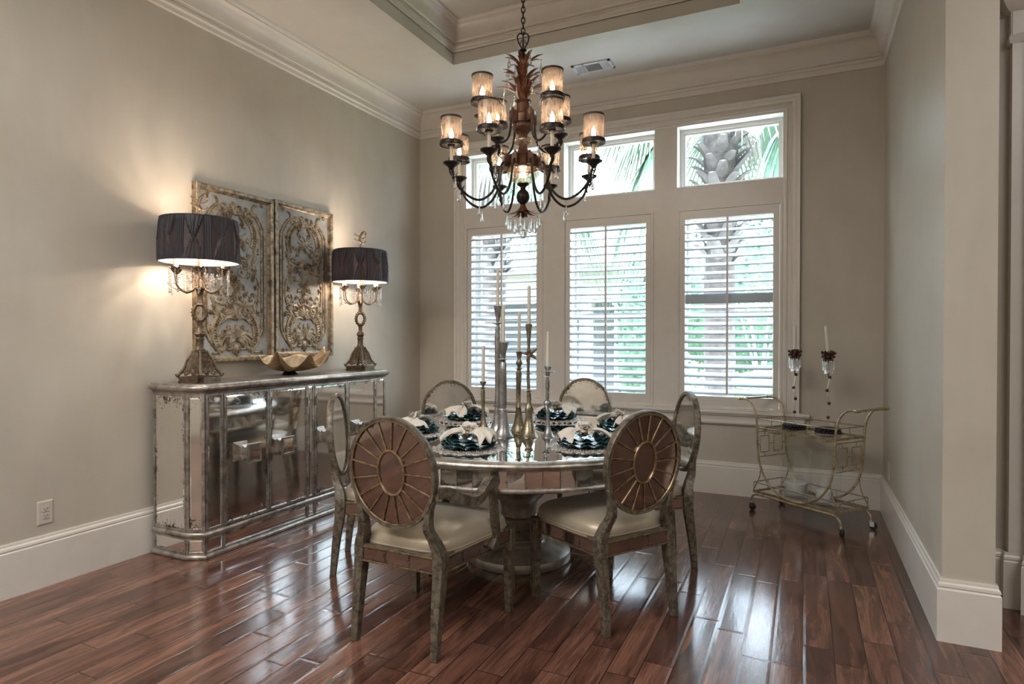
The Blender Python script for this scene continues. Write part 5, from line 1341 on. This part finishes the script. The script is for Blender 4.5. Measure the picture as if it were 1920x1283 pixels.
vase(3.985, -.600, .116, .375, 'right clear glass cylinder on the lower shelf of the bar cart', .058, .085, 'narrower white pillar candle in the right glass cylinder')

def bead_stand(x, y, zs, lean, lbl, cl, seed):
    random.seed(seed); z0 = .6675; root = empty('beaded_candlestick', (x, y, z0)); tag(root, lbl, 'candlestick', 'beaded candlesticks on the bar cart')
    m = MB(); m.lathe([(.0001, 0), (.070, 0), (.074, .006), (.066, .020), (.03, .024), (.0001, .025)], 30)
    for rr, n, z in ((.084, 22, .010), (.080, 20, .030), (.052, 14, .033), (.028, 8, .034)):
        for k in range(n): a = 2 * PI * (k + random.uniform(-.1, .1)) / n; m.ball((rr * math.cos(a), rr * math.sin(a), z), .0105, 6, 4)
    m.build('studded_base', MT['black'], root)
    off = [(.0, 0), (.006, .003), (-.008, -.004), (.010, .004), (.0, -.002)]
    P = [(0, 0, .02)] + [(off[i][0], off[i][1], z - z0) for i, z in enumerate(zs)]
    m = MB(); m.tube(P, .0022, 6); m.build('wire_stem', MT['chrome'], root)
    for i, z in enumerate(zs): m = MB(); m.ball((off[i][0], off[i][1], z - z0), .0125, 12, 8); m.build('stem_bead', MT['rust'], root)
    zt = zs[-1] - z0; m = MB()
    for rr, n, ztop, L in ((.044, 16, .135, .085), (.030, 12, .125, .100)):
        for k in range(n):
            a = 2 * PI * k / n + rr * 30; c, s_ = math.cos(a), math.sin(a)
            m.tube([(rr * c, rr * s_, zt + ztop), (rr * c * 1.02, rr * s_ * 1.02, zt + ztop - L * .2), (rr * c * .92, rr * s_ * .92, zt + ztop - L * .85), (rr * c * .9, rr * s_ * .9, zt + ztop - L)], [.001, .0050, .0050, .001], 6)
    m.build('crystal_prism', MT['crystal'], root, ang=20)
    m = MB(); m.lathe([(.002, zt), (.006, zt + .03), (.008, zt + .12), (.018, zt + .15), (.014, zt + .19), (.013, zt + .192), (.001, zt + .16)], 16); m.build('candle_cup', MT['rust'], root)
    m = MB()
    for rr, n, z in ((.044, 9, .185), (.040, 9, .155), (.028, 7, .17), (.030, 7, .13), (.022, 6, .19)):
        for k in range(n):
            a = 2 * PI * k / n + z * 30; p = (rr * math.cos(a), rr * math.sin(a), zt + z + random.uniform(-.005, .005)); m.ball(p, .0105, 7, 5); m.tube([(0, 0, zt + .13), p], .0015, 4)
    m.build('bead_cluster', MT['rust'], root, ang=70)
    m = MB(); m.lathe([(.0115, 0), (.0115, .215), (.010, .225), (.004, .228)], 16); o = m.build('taper_candle', MT['wax']); o.location = (x, y, z0 + zt + .162)
    o.rotation_euler = (0, R(lean), R(25)); tag(o, cl, 'candle', 'ivory tapers in the beaded candlesticks')
bead_stand(3.777, -.395, [.803, .908, .996, 1.098], 0, 'left beaded candlestick with crystal prisms and a studded black base on the bar cart', 'upright ivory taper in the left beaded candlestick', 1)
bead_stand(4.010, -.500, [.785, .892, .990, 1.090], -5, 'right beaded candlestick with crystal prisms and a studded black base on the bar cart', 'leaning ivory taper in the right beaded candlestick', 2)

# ================================================================ CHANDELIER
CX, CY, CZ = 2.222, -2.168, 2.0
ch = empty('chandelier', (CX, CY, CZ)); tag(ch, 'two-tier dark bronze chandelier with twelve streaked glass shades and crystal drops', 'chandelier')
TM = Matrix.Translation((0, 0, -CZ))
def cb(m, name, mat, parent=ch, ang=45): return m.build(name, MT[mat], parent, ang=ang, M=TM)
m = MB(); z = 3.335; k = 0
while z < 4.13:
    rot = (k % 2) * PI / 2 + .3; c = Vector((0, 0, z)); ax = Vector((math.cos(rot), math.sin(rot), 0))
    m.tube([c + ax * (.0115 * math.cos(a)) + Vector((0, 0, .021 * math.sin(a))) for a in [2 * PI * i / 14 for i in range(14)]], .0038, 6, closed=True); z += .0335; k += 1
cb(m, 'chain', 'bronze')
m = MB(); m.lathe([(.065, 4.156), (.062, 4.145), (.04, 4.13), (.012, 4.12), (.008, 4.10)], 24); cb(m, 'canopy', 'bronze')
m = MB()
for k in range(4):
    a = k * PI / 2 + .45; d = Vector((math.cos(a), math.sin(a), 0))
    m.tube(cr_pts([d * .002 + Vector((0, 0, 3.312)), d * .020 + Vector((0, 0, 3.320)), d * .036 + Vector((0, 0, 3.300)), d * .030 + Vector((0, 0, 3.265)), d * .014 + Vector((0, 0, 3.235)), d * .008 + Vector((0, 0, 3.212))], 5), .0042, 6)
    m.tube(cr_pts([d * .026 + Vector((0, 0, 3.255)), d * .014 + Vector((0, 0, 3.262)), d * .010 + Vector((0, 0, 3.278))], 4), .003, 5)
m.lathe([(.004, 3.20), (.016, 3.205), (.024, 3.214), (.014, 3.22), (.006, 3.222), (.004, 3.33)], 16); cb(m, 'hanging_loop', 'bronze')
m = MB(); m.lathe([(.010, 2.86), (.010, 3.17), (.016, 3.175), (.014, 3.19), (.010, 3.20), (.012, 3.21)], 14); cb(m, 'stem_rod', 'bronze')
# leaf sprays
def spray(z0, n, r_out, h, w, ph, name='leaf_spray', mat='rustleaf', rbase=.018, dn=1):
    m = MB()
    for k in range(n):
        a = 2 * PI * k / n + ph; d = Vector((math.cos(a), math.sin(a), 0)); s_ = Vector((-d.y, d.x, 0)); hh = h * (1 + .12 * math.sin(k * 2.7)); ro = r_out * (1 + .10 * math.cos(k * 3.3))
        prev = None; N = 8
        for (so, L, wt) in ((0, 1, 1.0), (-1, .82, .55), (1, .82, .55)):       # centre blade and two side prongs
            vs = []
            for i in range(N):
                t = i / (N - 1) * L; c = d * (rbase + (ro - rbase) * t ** 2.0) + Vector((0, 0, z0 + dn * hh * (t - .30 * t ** 4))) + s_ * so * w * (.35 * t + 1.0 * t ** 4)
                ww = w * wt * (.45 + .75 * math.sin(PI * min(1, t / L * .9 + .08))) * (1 if i < N - 1 else .05)
                vs += [c - s_ * ww, c - d * .0045 * (1 - t * .5) , c + s_ * ww]
            m.add(vs, [f for i in range(N - 1) for f in ((i * 3, i * 3 + 1, i * 3 + 4, i * 3 + 3), (i * 3 + 1, i * 3 + 2, i * 3 + 5, i * 3 + 4))])
    ORIENT[0] = False; o = cb(m, name, mat, ang=60); ORIENT[0] = True; solid(o, .0015, 0); return o
spray(2.885, 11, .165, .150, .0125, .1); spray(2.89, 8, .07, .17, .012, .35)
spray(2.985, 10, .135, .125, .0115, .3); spray(3.075, 9, .125, .125, .011, .0); spray(3.06, 6, .04, .15, .010, .5)
# turned column
m = MB(); m.lathe([(.052, 2.892), (.056, 2.888), (.050, 2.878), (.042, 2.872), (.043, 2.840), (.046, 2.818), (.058, 2.814), (.060, 2.806), (.060, 2.806)], 32); cb(m, 'leaf_cup', 'rust')
m = MB(); m.lathe([(.054, 2.812), (.054, 2.748), (.062, 2.745), (.068, 2.738), (.072, 2.728), (.066, 2.712), (.048, 2.695), (.034, 2.682), (.028, 2.672), (.026, 2.660)], 32)
for zz in (2.808, 2.752): m.lathe([(.054, zz + .004), (.057, zz), (.054, zz - .004)], 32, cap=False)
cb(m, 'upper_band', 'rust')
m = MB(); m.lathe([(.024, 2.668), (.044, 2.660), (.056, 2.645), (.057, 2.635), (.046, 2.618), (.024, 2.610)], 32, fn=lambda r, a, z: (r * (1 + .02 * math.cos(12 * a)) * math.cos(a), r * (1 + .02 * math.cos(12 * a)) * math.sin(a), z)); cb(m, 'glass_knop', 'mercury')
m = MB(); m.lathe([(.026, 2.616), (.027, 2.606), (.029, 2.590), (.036, 2.574), (.054, 2.558), (.082, 2.546), (.100, 2.540), (.104, 2.534), (.100, 2.528), (.096, 2.524), (.096, 2.476), (.102, 2.472), (.104, 2.464), (.098, 2.460)], 40); cb(m, 'lower_band', 'rust')
m = MB(); m.lathe([(.100, 2.464), (.104, 2.448), (.101, 2.425), (.088, 2.400), (.065, 2.380), (.035, 2.369), (.02, 2.367)], 40, fn=lambda r, a, z: (r * (1 + .015 * math.cos(16 * a)) * math.cos(a), r * (1 + .015 * math.cos(16 * a)) * math.sin(a), z)); cb(m, 'glass_bowl', 'mercury')
m = MB(); m.ball((0, 0, 2.425), .018, 10, 8); cb(m, 'bowl_bulb', 'bulb'); light('bulb_light', (0, 0, 2.43 - CZ), 2.5, (1, .86, .68), .02, ch)
m = MB(); m.lathe([(.034, 2.374), (.040, 2.366), (.030, 2.356), (.018, 2.348), (.016, 2.335), (.024, 2.326), (.036, 2.312), (.042, 2.294), (.042, 2.276), (.034, 2.256), (.020, 2.243), (.014, 2.236), (.016, 2.215), (.012, 2.16), (.002, 2.15)], 28); cb(m, 'ball_finial', 'bronze')
spray(2.235, 12, .100, .085, .0085, .2, 'leaf_skirt', 'rustleaf', .014, -1); spray(2.235, 8, .055, .095, .008, .5, 'leaf_skirt', 'rustleaf', .014, -1)
def drop_mesh():
    m = MB(); m.ball((0, 0, -.010), .0062, 8, 6); m.tube([(0, 0, 0), (0, 0, -.006)], .0008, 4); m.tube([(0, 0, -.015), (0, 0, -.024)], .0008, 4)
    m.lathe([(.0003, -.022), (.0030, -.028), (.0048, -.045), (.0088, -.064), (.0118, -.077), (.0112, -.086), (.0065, -.093), (.0003, -.095)], 10); return m
dm = drop_mesh().build('crystal_drop', MT['crystal'], ch, ang=25); first_drop = [True]
def drop(r, a, z, s_=1.0):
    o = dm if first_drop[0] else dm.copy()
    if not first_drop[0]: col.objects.link(o)
    first_drop[0] = False; o.parent = ch; o.location = (r * math.cos(a), r * math.sin(a), z - CZ); o.scale = (s_, s_, s_)
for k in range(8): drop(.092, k * PI / 4 + .25, 2.168 - .012 * (k % 2))
for k in range(6): drop(.055, k * PI / 3 + .1, 2.150, .95)
m = MB()
for i in range(8): m.ball((0, 0, 2.150 - i * .0098), .0045, 7, 5)
m.ball((0, 0, 2.048), .026, 14, 10, 1.1); cb(m, 'bead_pendant', 'crystal', ang=30)
for k in range(8): drop(.130, k * PI / 4 + .1, 2.975 if k % 2 else 2.955)
for k in range(4): drop(.120, k * PI / 2, 3.085)
for k in range(5): drop(.115, k * PI * .4 + .5, 3.165)
for k in range(4): drop(.088, k * PI / 2 + .9, 2.865, .9)

def arm_set(phase, n, r0, z0, prof, rc, zc, thick, upper):
    proto = None
    for k in range(n):
        a = phase - k * 2 * PI / n
        if proto is None:
            def A(r, z, s_=0): return Vector((r, s_, z - CZ))
            m = MB(); P = cr_pts([A(r, z) for r, z in prof], 6); m.tube(P, thick, 8)
            arm = m.build('arm', MT['bronze'], ch); proto = arm
            # bracket on the band
            m = MB(); h = .045
            m.box(r0 - .030, r0 + .006, -.014, .014, z0 - h + .01 - CZ, z0 + h * .8 - CZ); m.box(r0 + .004, r0 + .010, -.017, .017, z0 - h * .7 - CZ, z0 + h * .6 - CZ); m.ball((r0 - .006, 0, z0 + h * .8 + .008 - CZ), .009, 8, 6)
            m.build('bracket', MT['rust'], arm)
            # leaves wrapping the arm under the cup
            m = MB()
            for (r, z, L, s_) in ((rc - .003, zc - .060, .055, 1), (rc - .012, zc - .095, .050, -1), (rc + .002, zc - .045, .035, -1)):
                m.tube(cr_pts([A(r, z - .02), A(r + s_ * .012, z + .005), A(r + s_ * .020, z + .02 + L * .2), A(r + s_ * .034, z + .03 + L * .2)], 4), [.005, .008, .010, .011, .011, .010, .008, .007, .005, .004, .003, .002, .001], 6, fl=.5)
            m.build('arm_leaf', MT['bronze'], arm, ang=60)
            Tm = Matrix.Translation(A(rc, zc)); m = MB()
            m.lathe([(.008, -.045), (.013, -.034), (.024, -.024), (.040, -.012), (.050, -.005), (.0515, .001), (.046, .002), (.014, -.003), (.0001, -.003)], 24, Tm); m.build('drip_cup', MT['bronze'], arm)
            hs = .085 if upper else .112
            m = MB(); m.lathe([(.0105, 0), (.0105, hs - .012), (.0001, hs - .012)], 12, Tm); m.build('candle_sleeve', MT['sheath'], arm)
            m = MB(); m.lathe([(.020, hs - .012), (.024, hs - .006), (.020, hs + .004), (.012, hs + .006), (.012, hs + .030), (.0001, hs + .030)], 16, Tm)
            for q in range(3): b = q * 2 * PI / 3; m.tube([Tm @ Vector((.02 * math.cos(b), .02 * math.sin(b), hs - .002)), Tm @ Vector((.066 * math.cos(b), .066 * math.sin(b), hs + .006))], .0022, 5)
            m.build('socket', MT['bronze'], arm)
            m = MB(); m.lathe([(.006, hs + .028), (.012, hs + .045), (.0135, hs + .058), (.009, hs + .078), (.001, hs + .098)], 12, Tm); m.build('bulb', MT['bulb'], arm)
            m = MB(); m.lathe([(.062, hs + .012), (.062, hs + .160)], 48, Tm, cap=False); ORIENT[0] = False; m.build('glass_shade', MT['streak'], arm); ORIENT[0] = True
            m = MB(); m.lathe([(.060, hs - .008), (.071, hs - .008), (.073, hs + .002), (.070, hs + .016), (.064, hs + .020), (.060, hs + .016), (.060, hs - .008)], 40, Tm, cap=False); m.build('shade_gallery', MT['bronze'], arm)
            m = MB(); m.lathe([(.060, hs + .153), (.0655, hs + .153), (.0665, hs + .163), (.060, hs + .166), (.060, hs + .153)], 40, Tm, cap=False); m.build('shade_rim', MT['bronze'], arm)
            light('bulb_light', A(rc, zc + hs + .06), CH_W, (1, .90, .76), .012, arm)
            arm.rotation_euler = (0, 0, a)
        else:
            c = copy_tree(proto, ch); c.rotation_euler = (0, 0, a)
lp = [(.108, 2.500), (.140, 2.486), (.156, 2.440), (.172, 2.370), (.215, 2.290), (.285, 2.246), (.355, 2.262), (.415, 2.312), (.448, 2.372), (.460, 2.420)]
arm_set(4.7096, 8, .122, 2.500, lp, .4669, 2.458, .0080, False)
up_ = [(.070, 2.790), (.088, 2.780), (.094, 2.740), (.098, 2.690), (.120, 2.632), (.170, 2.600), (.225, 2.612), (.268, 2.650), (.290, 2.690)]
arm_set(4.1777, 4, .086, 2.785, up_, .3028, 2.735, .0072, True)
for k in range(8):
    a = 4.7096 - k * PI / 4; drop(.290, a + .02, 2.240); drop(.452, a + .07, 2.385)
for k in range(4): a = 4.1777 - k * PI / 2; drop(.165, a, 2.594)
